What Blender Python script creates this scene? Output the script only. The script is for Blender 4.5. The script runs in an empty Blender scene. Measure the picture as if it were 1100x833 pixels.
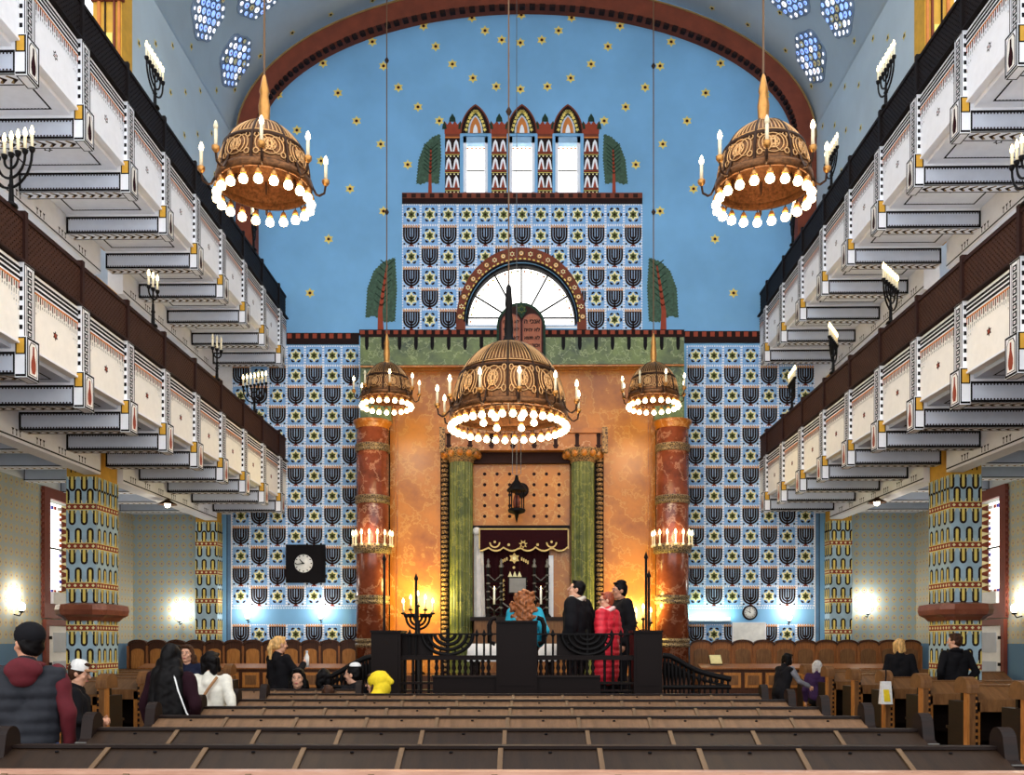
import bpy, bmesh, math, random
from mathutils import Vector, Matrix
PI = math.pi
R = random.Random(7)
C = bpy.context.scene.collection
sc = bpy.context.scene

# ------------------------------------------------------------------ camera
F = 980.0
CAM = Vector((0.08, 0.0, 1.55))
YAW = math.atan(14.5 / F)
FW = Vector((-math.sin(YAW), math.cos(YAW), 0))
RT = Vector((math.cos(YAW), math.sin(YAW), 0))

def at(px, py, Y):
    """world point where the photo's pixel ray meets the plane at depth Y"""
    d = FW + RT * ((px - 550) / F) + Vector((0, 0, (690 - py) / F))
    return CAM + d * (Y / d.y)

cd = bpy.data.cameras.new('camera')
cam = bpy.data.objects.new('camera', cd)
C.objects.link(cam)
cam.location = CAM
cam.rotation_euler = (PI / 2, 0, YAW)
cd.sensor_fit = 'HORIZONTAL'
cd.sensor_width = 36
cd.lens = 36 * F / 1100
cd.shift_y = (690 - 416.5) / 1100
cd.clip_end = 200
sc.camera = cam
sc.view_settings.view_transform = 'Standard'
sc.view_settings.look = 'None'
sc.view_settings.gamma = 1
sc.view_settings.use_curve_mapping = False
sc.view_settings.exposure = 0.17

# ------------------------------------------------------------------ materials
def lin(c):
    out = []
    for v in c:
        v /= 255.0
        out.append(v / 12.92 if v <= 0.04045 else ((v + 0.055) / 1.055) ** 2.4)
    return (*out, 1.0)

def newmat(name):
    m = bpy.data.materials.new(name)
    m.use_nodes = True
    nt = m.node_tree
    b = nt.nodes['Principled BSDF']
    return m, nt, b

def noise(nt, scale, detail=4, rough=.6, vec='Object', stretch=None):
    tc = nt.nodes.new('ShaderNodeTexCoord')
    n = nt.nodes.new('ShaderNodeTexNoise')
    n.inputs['Scale'].default_value = scale
    n.inputs['Detail'].default_value = detail
    n.inputs['Roughness'].default_value = rough
    if stretch:
        mp = nt.nodes.new('ShaderNodeMapping')
        mp.inputs['Scale'].default_value = stretch
        nt.links.new(tc.outputs[vec], mp.inputs[0])
        nt.links.new(mp.outputs[0], n.inputs['Vector'])
    else:
        nt.links.new(tc.outputs[vec], n.inputs['Vector'])
    return n

def ramp(nt, src, stops):
    r = nt.nodes.new('ShaderNodeValToRGB')
    e = r.color_ramp.elements
    while len(e) < len(stops):
        e.new(.5)
    for k, (p, c) in enumerate(stops):
        e[k].position = p
        e[k].color = lin(c)
    nt.links.new(src, r.inputs[0])
    return r

def sh(c, f):
    return tuple(max(0, min(255, v * f)) for v in c)

def mat(name, c, rough=.7, metal=0, var=.06, scale=6, bump=0, stretch=None, spec=None):
    if spec is None: spec = .12 if max(c) < 80 else .4
    m, nt, b = newmat(name)
    n = noise(nt, scale, stretch=stretch)
    r = ramp(nt, n.outputs['Fac'], [(.3, sh(c, 1 - var)), (.7, sh(c, 1 + var))])
    nt.links.new(r.outputs[0], b.inputs['Base Color'])
    b.inputs['Roughness'].default_value = rough
    b.inputs['Metallic'].default_value = metal
    b.inputs['Specular IOR Level'].default_value = spec
    if bump:
        bp = nt.nodes.new('ShaderNodeBump')
        bp.inputs['Strength'].default_value = bump
        bp.inputs['Distance'].default_value = .01
        nt.links.new(n.outputs['Fac'], bp.inputs['Height'])
        nt.links.new(bp.outputs[0], b.inputs['Normal'])
    return m

def emit(name, c, s):
    m, nt, b = newmat(name)
    b.inputs['Base Color'].default_value = lin(c)
    b.inputs['Emission Color'].default_value = lin(c)
    b.inputs['Emission Strength'].default_value = s
    return m

def marble(name, base, dark, vein, scale=1.3, rough=.25, vs=2.2, vf=.4):
    m, nt, b = newmat(name)
    n = noise(nt, scale, 6, .65)
    r = ramp(nt, n.outputs['Fac'], [(.32, dark), (.62, base)])
    n2 = noise(nt, vs, 5, .6)
    v = nt.nodes.new('ShaderNodeMath'); v.operation = 'SUBTRACT'; v.inputs[1].default_value = .5
    nt.links.new(n2.outputs['Fac'], v.inputs[0])
    ab = nt.nodes.new('ShaderNodeMath'); ab.operation = 'ABSOLUTE'
    nt.links.new(v.outputs[0], ab.inputs[0])
    r2 = ramp(nt, ab.outputs[0], [(.0, (255, 255, 255)), (.022, (0, 0, 0))])
    mx = nt.nodes.new('ShaderNodeMix'); mx.data_type = 'RGBA'
    fac = nt.nodes.new('ShaderNodeMath'); fac.operation = 'MULTIPLY'; fac.inputs[1].default_value = vf
    nt.links.new(r2.outputs[0], fac.inputs[0])
    nt.links.new(fac.outputs[0], mx.inputs[0])
    nt.links.new(r.outputs[0], mx.inputs[6])
    mx.inputs[7].default_value = lin(vein)
    nt.links.new(mx.outputs[2], b.inputs['Base Color'])
    b.inputs['Roughness'].default_value = rough
    return m

def wood(name, light, dark, rough=.4, scale=3.0, stretch=(1, 1, 12), spec=.22):
    m, nt, b = newmat(name)
    b.inputs['Specular IOR Level'].default_value = spec
    n = noise(nt, scale, 6, .65, stretch=stretch)
    r = ramp(nt, n.outputs['Fac'], [(.3, dark), (.7, light)])
    nt.links.new(r.outputs[0], b.inputs['Base Color'])
    b.inputs['Roughness'].default_value = rough
    bp = nt.nodes.new('ShaderNodeBump'); bp.inputs['Strength'].default_value = .15; bp.inputs['Distance'].default_value = .005
    nt.links.new(n.outputs['Fac'], bp.inputs['Height'])
    nt.links.new(bp.outputs[0], b.inputs['Normal'])
    return m

def ornate(name, light, dark, rough=.35, metal=.85, scale=11):
    """pierced / chased metal: voronoi relief"""
    m, nt, b = newmat(name)
    tc = nt.nodes.new('ShaderNodeTexCoord')
    v = nt.nodes.new('ShaderNodeTexVoronoi'); v.feature = 'DISTANCE_TO_EDGE'; v.inputs['Scale'].default_value = scale
    nt.links.new(tc.outputs['Object'], v.inputs['Vector'])
    r = ramp(nt, v.outputs['Distance'], [(.03, light), (.16, dark)])
    nt.links.new(r.outputs[0], b.inputs['Base Color'])
    b.inputs['Roughness'].default_value = rough
    b.inputs['Metallic'].default_value = metal
    bp = nt.nodes.new('ShaderNodeBump'); bp.inputs['Strength'].default_value = .8; bp.inputs['Distance'].default_value = .02
    bp.invert = True
    nt.links.new(v.outputs['Distance'], bp.inputs['Height'])
    nt.links.new(bp.outputs[0], b.inputs['Normal'])
    return m

def wallpaper(name, axis, bg, fg, dado):
    """small staggered painted lozenges on a pale wall, a plain painted dado below"""
    m, nt, b = newmat(name)
    tc = nt.nodes.new('ShaderNodeTexCoord')
    sp = nt.nodes.new('ShaderNodeSeparateXYZ')
    nt.links.new(tc.outputs['Object'], sp.inputs[0])
    def M(op, a, bv=None):
        n = nt.nodes.new('ShaderNodeMath'); n.operation = op
        for k, x in enumerate((a, bv)):
            if x is None: continue
            if isinstance(x, (int, float)): n.inputs[k].default_value = x
            else: nt.links.new(x, n.inputs[k])
        return n.outputs[0]
    u = M('MULTIPLY', sp.outputs[axis], PI / .17)
    v = M('MULTIPLY', sp.outputs[2], PI / .21)
    a = M('COSINE', M('ADD', u, v)); c = M('COSINE', M('SUBTRACT', u, v))
    p = M('MULTIPLY', a, c)
    ring = M('ABSOLUTE', M('SUBTRACT', p, .42))
    r = ramp(nt, ring, [(.20, fg), (.34, bg)])
    dots = ramp(nt, p, [(.90, (0, 0, 0)), (.94, (255, 255, 255))])
    mx = nt.nodes.new('ShaderNodeMix'); mx.data_type = 'RGBA'
    nt.links.new(dots.outputs[0], mx.inputs[0]); nt.links.new(r.outputs[0], mx.inputs[6]); mx.inputs[7].default_value = lin((170, 120, 80))
    low = M('LESS_THAN', sp.outputs[2], 1.52)
    m2 = nt.nodes.new('ShaderNodeMix'); m2.data_type = 'RGBA'
    nt.links.new(low, m2.inputs[0]); nt.links.new(mx.outputs[2], m2.inputs[6]); m2.inputs[7].default_value = lin(dado)
    nt.links.new(m2.outputs[2], b.inputs['Base Color'])
    b.inputs['Roughness'].default_value = .75
    return m

SKY = (122, 176, 218)
M = dict(
    pillar_blue=mat('pillar_pale_blue', (168, 194, 208), .75),
    sky=mat('painted_sky_blue', SKY, .8, scale=.6, var=.05),
    vault=mat('painted_pale_blue', (184, 199, 208), .85, scale=.5, var=.05),
    tile_a=mat('tile_pale_blue', (170, 202, 234), .75),
    tile_b=mat('tile_mid_blue', (134, 178, 224), .75),
    white=mat('painted_white', (240, 241, 245), .8, var=.02),
    cream=mat('painted_cream', (243, 239, 231), .8, var=.02),
    grey=mat('painted_pale_grey', (196, 203, 216), .8, var=.02),
    black=mat('painted_black', (22, 20, 22), .8),
    ink=mat('painted_dark_brown', (40, 26, 24), .8),
    orange=mat('painted_orange', (205, 125, 62), .8),
    yellow=mat('painted_yellow', (236, 212, 112), .8),
    creamy=mat('painted_pale_yellow', (243, 232, 178), .8),
    olive=mat('painted_olive', (84, 92, 34), .8),
    redp=mat('painted_red_brown', (150, 62, 38), .8),
    brick=mat('painted_brick', (118, 56, 36), .8, scale=3, var=.1),
    gold=mat('painted_gold', (212, 160, 52), .6),
    tan=mat('painted_leaf_brown', (140, 112, 66), .8),
    leafg=mat('painted_tree_green', (62, 86, 68), .8, scale=14, var=.2),
    leafd=mat('painted_dark_green', (40, 60, 48), .8, scale=14, var=.2),
    darkb=mat('dark_brown_ledge', (48, 27, 22), .6),
    iron=mat('black_iron', (16, 13, 13), .5, .0, bump=.2),
    bimah=mat('dark_stained_wood', (22, 13, 11), .5, scale=5, stretch=(1, 1, 9)),
    lattice=mat('brown_lattice', (62, 38, 28), .6),
    lattice_b=mat('black_lattice', (26, 20, 20), .6),
    brass=mat('dark_brass_shell', (108, 72, 44), .38, .75, .25, 30, .4),
    brassr=mat('bright_brass_relief', (206, 160, 108), .32, .8),
    brassp=mat('plain_brass', (196, 140, 76), .35, .8, bump=.1, scale=20),
    rodm=mat('brown_hanging_rod', (112, 84, 58), .5, .3),
    bronze=mat('dark_bronze', (60, 42, 32), .4, .6),
    orange_m=marble('orange_marble', (200, 122, 24), (148, 82, 12), (238, 196, 104), 1.1, .3, 2.2, .28),
    orange_d=marble('deep_orange_marble', (186, 110, 26), (138, 76, 14), (240, 200, 140), 1.4, .3),
    green_m=marble('green_marble', (104, 120, 54), (46, 62, 24), (190, 200, 140), 1.8, .3, 3.0),
    red_m=marble('red_marble', (142, 72, 46), (86, 40, 24), (226, 176, 140), 1.9, .18, 1.6, .35),
    greencol=marble('green_column_paint', (108, 112, 48), (54, 68, 26), (180, 174, 84), 2.8, .4),
    carved=ornate('carved_stone', (176, 134, 80), (84, 58, 36), .6, 0, 17),
    ringm=ornate('carved_ring', (160, 134, 92), (62, 46, 34), .5, .2, 22),
    pew_lid=wood('dark_desk_leather', (52, 36, 24), (31, 21, 14), .42, 4, (6, 1, 1)),
    pew_lid_sheen=wood('desk_lid_painted_sheen', (128, 96, 70), (92, 68, 48), .4, 4, (6, 1, 1)),  # lighter lid colour, with the grazing reflection painted in
    pew_dark=wood('dark_pew_wood', (36, 20, 13), (20, 11, 8), .55, 4, (1, 1, 6)),
    pew_mid=wood('brown_pew_wood', (140, 98, 60), (98, 64, 38), .4, 4, (6, 1, 1)),
    pew_div=wood('desk_divider_wood', (120, 94, 68), (88, 66, 46), .4, 4, (6, 1, 1)),
    pew_light=wood('light_carved_wood', (200, 134, 68), (150, 92, 42), .4, 5, (8, 8, 1)),
    pew_front=wood('pew_rail_painted_sheen', (206, 160, 136), (170, 122, 98), .3, 4, (1, 6, 6)),  # paler than the other rails: reflected light painted into the wood colour
    tabletm=marble('orange_brown_tablet', (158, 80, 38), (128, 60, 28), (180, 104, 60), 2, .5),
    stall=wood('stall_wood', (168, 106, 58), (118, 70, 36), .4, 4, (8, 8, 1)),
    stall_d=wood('stall_dark_wood', (86, 50, 30), (56, 32, 20), .4, 4, (8, 8, 1)),
    floor=wood('floor_boards', (120, 86, 58), (84, 58, 38), .5, 2, (12, 1, 1)),
    velvet=mat('dark_red_velvet', (44, 13, 18), .9, scale=20, bump=.3),
    goldcloth=mat('gold_braid', (206, 176, 110), .5, .3),
    cloth=mat('white_cloth', (232, 226, 220), .85, bump=.2),
    silver=mat('dull_silver', (112, 110, 106), .4, .5),
    redframe=mat('red_brown_frame', (120, 56, 40), .5, scale=3),
    collar=marble('red_brown_stone', (146, 84, 60), (116, 60, 42), (180, 110, 80), 2, .3),
    aisle_sky=mat('aisle_ceiling_blue', (150, 186, 214), .8),
    bluetrim=mat('painted_slate_blue', (92, 130, 168), .8),
    wax=mat('candle_ivory', (240, 226, 190), .5),
    flame=emit('candle_bulb_glow', (255, 226, 160), 9),
    bulb=emit('lamp_bulb_glow', (255, 224, 172), 14),
    sconce=emit('sconce_glow', (255, 236, 205), 9),
    tube=emit('green_tube_glow', (214, 255, 222), 7),
    day=emit('daylight_glass', (255, 252, 246), 2.6),
    daybl=emit('rosette_blue_glass', (150, 184, 250), .95),
    daywh=emit('rosette_white_glass', (244, 246, 255), 1.0),
    glass_r=mat('red_stained_glass', (170, 60, 50), .3),
    glass_b=mat('blue_stained_glass', (70, 70, 190), .3),
    clockf=mat('clock_white', (238, 238, 232), .5),
    paper=mat('white_board', (232, 232, 226), .6),
    wp_y=wallpaper('aisle_wallpaper', 1, (172, 178, 174), (202, 182, 130), (92, 128, 160)),
    wp_x=wallpaper('aisle_end_wallpaper', 0, (164, 182, 188), (202, 182, 128), (92, 128, 160)),
    wallw=mat('plaster_white', (226, 228, 232), .85, var=.02),
    stone=mat('rosette_stone', (128, 146, 168), .8),
    book=mat('open_page_cream', (232, 220, 160), .7),
)
for k in ('flame', 'bulb', 'sconce', 'tube', 'daybl', 'daywh'):
    try: M[k].cycles.emission_sampling = 'NONE'
    except Exception: pass

# ------------------------------------------------------------------ mesh builder
class MB:
    def __init__(s):
        s.v = []; s.f = []; s.m = []; s.sm = []; s.mats = []
    def mi(s, m):
        if isinstance(m, str): m = M[m]
        if m not in s.mats: s.mats.append(m)
        return s.mats.index(m)
    def face(s, pts, m, smooth=False):
        b = len(s.v)
        s.v += [tuple(p) for p in pts]
        s.f.append(tuple(range(b, b + len(pts)))); s.m.append(s.mi(m)); s.sm.append(smooth)
    def mesh(s, vs, fs, m, smooth=False):
        b = len(s.v); k = s.mi(m)
        s.v += [tuple(p) for p in vs]
        for f in fs:
            s.f.append(tuple(b + i for i in f)); s.m.append(k); s.sm.append(smooth)
    def hexa(s, p, m):           # 8 corners: bottom 0-3, top 4-7
        s.mesh(p, [(3, 2, 1, 0), (4, 5, 6, 7), (0, 1, 5, 4), (1, 2, 6, 5), (2, 3, 7, 6), (3, 0, 4, 7)], m)
    def box(s, x0, x1, y0, y1, z0, z1, m):
        x0, x1 = sorted((x0, x1)); y0, y1 = sorted((y0, y1)); z0, z1 = sorted((z0, z1))
        s.hexa([(x0, y0, z0), (x1, y0, z0), (x1, y1, z0), (x0, y1, z0), (x0, y0, z1), (x1, y0, z1), (x1, y1, z1), (x0, y1, z1)], m)
    def prism(s, pts, d, m, smooth=False):   # closed polygon of Vectors extruded by d
        pts = [Vector(p) for p in pts]; d = Vector(d); n = len(pts)
        s.mesh(pts + [p + d for p in pts], [tuple(range(n - 1, -1, -1)), tuple(range(n, 2 * n))] + [(i, (i + 1) % n, n + (i + 1) % n, n + i) for i in range(n)], m, smooth)
    def tube(s, path, r, m, n=8, cap=True, smooth=True):
        path = [Vector(p) for p in path]; k = len(path)
        rs = r if isinstance(r, (list, tuple)) else [r] * k
        vs = []; up = None
        for i, p in enumerate(path):
            t = (path[min(i + 1, k - 1)] - path[max(i - 1, 0)]).normalized()
            if up is None:
                up = Vector((0, 0, 1)) if abs(t.z) < .9 else Vector((1, 0, 0))
            a = t.cross(up).normalized(); b = a.cross(t).normalized(); up = b
            for j in range(n):
                w = 2 * PI * j / n
                vs.append(p + (a * math.cos(w) + b * math.sin(w)) * rs[i])
        fs = [(i * n + j, i * n + (j + 1) % n, (i + 1) * n + (j + 1) % n, (i + 1) * n + j) for i in range(k - 1) for j in range(n)]
        s.mesh(vs, fs, m, smooth)
        if cap:
            s.mesh(vs[:n], [tuple(range(n - 1, -1, -1))], m); s.mesh(vs[-n:], [tuple(range(n))], m)
    def lathe(s, prof, c, m, n=24, smooth=True, a0=0, a1=2 * PI):
        c = Vector(c); full = abs(a1 - a0 - 2 * PI) < 1e-6; cols = n if full else n + 1
        vs = [c + Vector((r * math.cos(a0 + (a1 - a0) * j / n), r * math.sin(a0 + (a1 - a0) * j / n), z)) for r, z in prof for j in range(cols)]
        fs = []
        for i in range(len(prof) - 1):
            for j in range(n):
                j2 = (j + 1) % cols
                fs.append((i * cols + j, i * cols + j2, (i + 1) * cols + j2, (i + 1) * cols + j))
        s.mesh(vs, fs, m, smooth)
    def ell(s, c, r, m='white', nu=14, nv=9, rot=None):
        c = Vector(c); r = (r, r, r) if isinstance(r, (int, float)) else r
        vs = []
        for i in range(nv + 1):
            t = PI * i / nv
            for j in range(nu):
                w = 2 * PI * j / nu
                p = Vector((r[0] * math.sin(t) * math.cos(w), r[1] * math.sin(t) * math.sin(w), r[2] * math.cos(t)))
                if rot: p = rot @ p
                vs.append(c + p)
        fs = [(i * nu + j, (i + 1) * nu + j, (i + 1) * nu + (j + 1) % nu, i * nu + (j + 1) % nu) for i in range(nv) for j in range(nu)]
        s.mesh(vs, fs, m, True)
    def cap(s, p0, r0, p1, r1, m='white', n=12):   # closed tapered capsule
        p0 = Vector(p0); p1 = Vector(p1); t = (p1 - p0)
        L = t.length or 1e-6; t = t / L
        path = []; rs = []
        for k in range(5):
            a = PI / 2 * (1 - k / 4); path.append(p0 - t * r0 * math.sin(a)); rs.append(max(.0008, r0 * math.cos(a)))
        for k in range(5):
            a = PI / 2 * k / 4; path.append(p1 + t * r1 * math.sin(a)); rs.append(max(.0008, r1 * math.cos(a)))
        s.tube(path, rs, m, n)
    def xf(s, mtx, i0=0):
        for i in range(i0, len(s.v)): s.v[i] = tuple(mtx @ Vector(s.v[i]))
    def data(s, name):
        me = bpy.data.meshes.new(name)
        me.from_pydata(s.v, [], s.f)
        for m in s.mats: me.materials.append(m)
        me.polygons.foreach_set('material_index', s.m)
        me.polygons.foreach_set('use_smooth', s.sm)
        me.update()
        return me
    def build(s, name, parent=None, loc=None):
        return put(name, s.data(name), parent, loc)

def put(name, me, parent=None, loc=None, rotz=0):
    o = bpy.data.objects.new(name, me)
    C.objects.link(o)
    if parent: o.parent = parent
    if loc is not None: o.location = loc
    if rotz: o.rotation_euler.z = rotz
    return o

def tag(o, label, cat, group=None, kind=None):
    if label: o['label'] = label
    if cat: o['category'] = cat
    if group: o['group'] = group
    if kind: o['kind'] = kind
    return o

def thing(name, label, cat, loc=(0, 0, 0), rotz=0, group=None):
    o = bpy.data.objects.new(name, None); C.objects.link(o)
    o.empty_display_size = .1
    o.location = loc; o.rotation_euler.z = rotz
    return tag(o, label, cat, group)

def struct(o):
    o['kind'] = 'structure'; return o

def dup(src, loc, rotz, label, group=None):
    r = src.copy(); C.objects.link(r); r.location = loc; r.rotation_euler.z = rotz; r['label'] = label
    if group: r['group'] = group
    for ch in src.children:
        c = ch.copy(); C.objects.link(c); c.parent = r
        for g in ch.children:
            d = g.copy(); C.objects.link(d); d.parent = c
    return r

# flat painter: polygons on a plane given by a mapping (u, v, height) -> world point
class Paint:
    def __init__(s, mb, fn, step=.002):
        s.mb = mb; s.fn = fn; s.step = step
    def poly(s, pts, m, l=1):
        s.mb.face([s.fn(u, v, l * s.step) for u, v in pts], m)
    def rect(s, u0, u1, v0, v1, m, l=1):
        s.poly([(u0, v0), (u1, v0), (u1, v1), (u0, v1)], m, l)
    def frame(s, u0, u1, v0, v1, w, m, l=1, wv=None):
        wv = wv or w
        s.rect(u0, u1, v0, v0 + wv, m, l); s.rect(u0, u1, v1 - wv, v1, m, l)
        s.rect(u0, u0 + w, v0 + wv, v1 - wv, m, l); s.rect(u1 - w, u1, v0 + wv, v1 - wv, m, l)
    def disc(s, u, v, r, m, l=1, n=14, rv=None):
        rv = rv or r
        s.poly([(u + r * math.cos(2 * PI * k / n), v + rv * math.sin(2 * PI * k / n)) for k in range(n)], m, l)
    def star(s, u, v, r, m, l=1, ri=.58, n=6, ph=PI / 2, ru=1, rv=1):
        s.poly([(u + ru * r * (1 if k % 2 == 0 else ri) * math.cos(ph + PI * k / n), v + rv * r * (1 if k % 2 == 0 else ri) * math.sin(ph + PI * k / n)) for k in range(2 * n)], m, l)
    def arc(s, u, v, r0, r1, a0, a1, m, l=1, n=10, sv=1.0, sv1=None):
        sv1 = sv1 or sv
        for k in range(n):
            a = a0 + (a1 - a0) * k / n; b = a0 + (a1 - a0) * (k + 1) / n
            s.poly([(u + r0 * math.cos(a), v + sv * r0 * math.sin(a)), (u + r1 * math.cos(a), v + sv1 * r1 * math.sin(a)),
                    (u + r1 * math.cos(b), v + sv1 * r1 * math.sin(b)), (u + r0 * math.cos(b), v + sv * r0 * math.sin(b))], m, l)
    def dashes(s, u0, u1, n, v0, v1, m, l=1, duty=.5):
        p = (u1 - u0) / n
        for k in range(n): s.rect(u0 + p * k, u0 + p * (k + duty), v0, v1, m, l)
# ------------------------------------------------------------------ the setting
YB = 21.0
ZS = at(565, 147, YB).z            # spring of the vault
AE, BE = 6.65, 165 * YB / F        # half width and rise of the vault
XP, XC, XA = 5.45, 7.0, 9.0        # parapet plane, pier line, outer walls

mb = MB(); mb.box(-9.4, 9.4, -3, 21.4, -.2, 0, 'floor')
struct(mb.build('floor'))

def boolean_cut(me, cutter):
    for q in (me, cutter):
        bm = bmesh.new(); bm.from_mesh(q); bmesh.ops.remove_doubles(bm, verts=bm.verts, dist=1e-5); bmesh.ops.recalc_face_normals(bm, faces=bm.faces); bm.to_mesh(q); bm.free()
    o = put('tmp_base', me); c = put('tmp_cut', cutter)
    md = o.modifiers.new('b', 'BOOLEAN'); md.operation = 'DIFFERENCE'; md.object = c; md.solver = 'EXACT'
    dg = bpy.context.evaluated_depsgraph_get(); dg.update()
    res = bpy.data.meshes.new_from_object(o.evaluated_get(dg))
    bpy.data.objects.remove(o); bpy.data.objects.remove(c)
    return res

# --- back wall: slab with the three upper windows and the fan window cut through
FANC = (560, 346)
def fan_pts(a, b, y0, n=28):
    pts = [(FANC[0] + a, y0)]
    pts += [(FANC[0] + a * math.cos(PI * k / n), FANC[1] - b * math.sin(PI * k / n)) for k in range(n + 1)]
    pts.append((FANC[0] - a, y0))
    return pts
cut = MB()
WINX = [(497.5, 524), (547, 574.5), (596.5, 623.5)]
for x0, x1 in WINX:
    p = [at(x0, 207, YB), at(x1, 207, YB), at(x1, 146, YB), at(x0, 146, YB)]
    cut.prism([q + Vector((0, -.3, 0)) for q in p], (0, .75, 0), 'white')
cut.prism([at(x, y, YB) + Vector((0, -.3, 0)) for x, y in fan_pts(60, 64, 353)], (0, .75, 0), 'white')
base = MB(); base.box(-9.4, 9.4, YB, YB + .4, 0, 17.6, 'sky')
wall_back = struct(put('wall_back', boolean_cut(base.data('wall_back'), cut.data('cut'))))

def W(px, py, h=0.0):
    p = at(px, py, YB); p.y -= h; return p

def in_fan(x, y, a=68, b=79):
    if y > FANC[1]: return abs(x - FANC[0]) < a
    return ((x - FANC[0]) / a) ** 2 + ((y - FANC[1]) / b) ** 2 < 1

class TileP(Paint):
    def poly(s, pts, m, l=1):
        cx = sum(p[0] for p in pts) / len(pts); cy = sum(p[1] for p in pts) / len(pts)
        if in_fan(cx, cy): return
        Paint.poly(s, pts, m, l)

def tile(P, x0, y0, w, h, kind):
    """one painted square in photo-plane units, y downwards"""
    def U(u): return x0 + u * w
    def V(v): return y0 + (1 - v) * h
    n = 4
    for i in range(n):
        for j in range(n):
            P.poly([(U(i / n), V(j / n)), (U((i + 1) / n), V(j / n)), (U((i + 1) / n), V((j + 1) / n)), (U(i / n), V((j + 1) / n))], 'tile_a' if kind == 'M' else 'tile_b', 1)
    for k in range(8):                                  # dotted white border
        a = k / 8
        for q in ([(U(a), V(.0)), (U(a + .075), V(.0)), (U(a + .075), V(.055)), (U(a), V(.055))],
                  [(U(a), V(.945)), (U(a + .075), V(.945)), (U(a + .075), V(1)), (U(a), V(1))],
                  [(U(0), V(a)), (U(.06), V(a)), (U(.06), V(a + .075)), (U(0), V(a + .075))],
                  [(U(.94), V(a)), (U(1), V(a)), (U(1), V(a + .075)), (U(.94), V(a + .075))]):
            P.poly(q, 'white', 2)
    if kind == 'M':
        cu, cv = .5, .50
        for r in (.40, .27, .14):
            hw = .053
            for k in range(10):
                a = PI + PI * k / 10; b = PI + PI * (k + 1) / 10
                f = lambda rr, t: (U(cu + rr * math.cos(t)), V(cv + rr * .92 * math.sin(t)))
                P.poly([f(r - hw, a), f(r + hw, a), f(r + hw, b), f(r - hw, b)], 'ink', 3)
            for sg in (-1, 1):
                P.poly([(U(cu + sg * r - hw), V(cv)), (U(cu + sg * r + hw), V(cv)), (U(cu + sg * r + hw), V(.86)), (U(cu + sg * r - hw), V(.86))], 'ink', 3)
        P.poly([(U(.455), V(.03)), (U(.545), V(.03)), (U(.545), V(.86)), (U(.455), V(.86))], 'ink', 3)
        P.poly([(U(.33), V(.0)), (U(.67), V(.0)), (U(.55), V(.1)), (U(.45), V(.1))], 'redp', 3)
        P.poly([(U(.06), V(.85)), (U(.94), V(.85)), (U(.94), V(.885)), (U(.06), V(.885))], 'ink', 3)
        for k in range(7):
            u = .5 + (k - 3) * .1333
            P.poly([(U(u - .05), V(.885)), (U(u + .05), V(.885)), (U(u + .055), V(.95)), (U(u), V(1.03)), (U(u - .055), V(.95))], 'orange', 4)
            P.poly([(U(u - .022), V(.90)), (U(u + .022), V(.90)), (U(u), V(.99))], 'creamy', 5)
        for u in (.12, .88):
            P.poly([(U(u - .05), V(.07)), (U(u + .05), V(.07)), (U(u + .05), V(.15)), (U(u - .05), V(.15))], 'ink', 3)
    else:
        for k in range(6):                              # dark dashes around the star
            a = PI / 3 * k
            c, s_ = math.cos(a), math.sin(a)
            f = lambda r, t: (U(.5 + r * c - t * s_), V(.5 + (r * s_ + t * c) * .92))
            P.poly([f(.30, -.11), f(.40, -.06), f(.40, .06), f(.30, .11)], 'ink', 2)
        P.poly([(U(.5 + .36 * (1 if k % 2 == 0 else .58) * math.cos(PI / 2 + PI * k / 6)), V(.5 + .36 * .95 * (1 if k % 2 == 0 else .58) * math.sin(PI / 2 + PI * k / 6))) for k in range(12)], 'creamy', 3)
        P.poly([(U(.5 + .21 * (1 if k % 2 == 0 else .62) * math.cos(PI / 2 + PI * k / 6)), V(.5 + .21 * (1 if k % 2 == 0 else .62) * math.sin(PI / 2 + PI * k / 6))) for k in range(12)], 'olive', 4)
        P.poly([(U(.5 + .07 * math.cos(PI * k / 4)), V(.5 + .07 * math.sin(PI * k / 4))) for k in range(8)], 'ink', 5)

def tile_field(x0, x1, y0, cols, rows, w, h, first_star=True, start='M', clip=False):
    m = MB(); P = (TileP if clip else Paint)(m, W)
    for r in range(rows):
        for c in range(cols):
            if r == 0 and first_star: k = 'S'
            else: k = 'MS'[(c + r + (1 if first_star else 0)) % 2]
            tile(P, x0 + c * w, y0 + r * h, w, h, k)
    return m, P
TW, TH = 19.65, 21.55
for side, x0 in ((-1, 249), (1, 737.5)):
    m, P = tile_field(x0, 0, 371.5, 7, 13, TW, TH)
    for c in range(7): tile(P, x0 + c * TW, 671, TW, TH, 'MS'[c % 2])
    P.rect(x0, x0 + 7 * TW, 652, 671, 'sky', 1)
    P.dashes(x0, x0 + 7 * TW, 50, 653, 654.2, 'white', 2, .6)
    xe = x0 - 5.5 if side < 0 else x0 + 7 * TW
    P.rect(xe, xe + 5.5, 371, 694, 'bluetrim', 1)
    P.rect(xe + (0 if side < 0 else 4.7), xe + (.8 if side < 0 else 5.5), 371, 694, 'ink', 2)
    P.rect(xe + (4.6 if side < 0 else 0), xe + (5.5 if side < 0 else .9), 371, 694, 'white', 2)
    m.build('menorah_tile_painting', wall_back)
m, P = tile_field(432, 690, 219.5, 13, 6, 258 / 13, 22.6, clip=True)
m.build('menorah_tile_painting', wall_back)

# aisle ends: wallpaper over the slab
m = MB()
for sg in (-1, 1):
    m.box(sg * 7.45, sg * 9.4, YB - .03, YB, 0, 4.5, 'wp_x')
    m.box(sg * 6.7, sg * 9.4, YB - .03, YB, 4.5, 14, 'wallw')
m.build('aisle_end_wall', wall_back)

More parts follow.
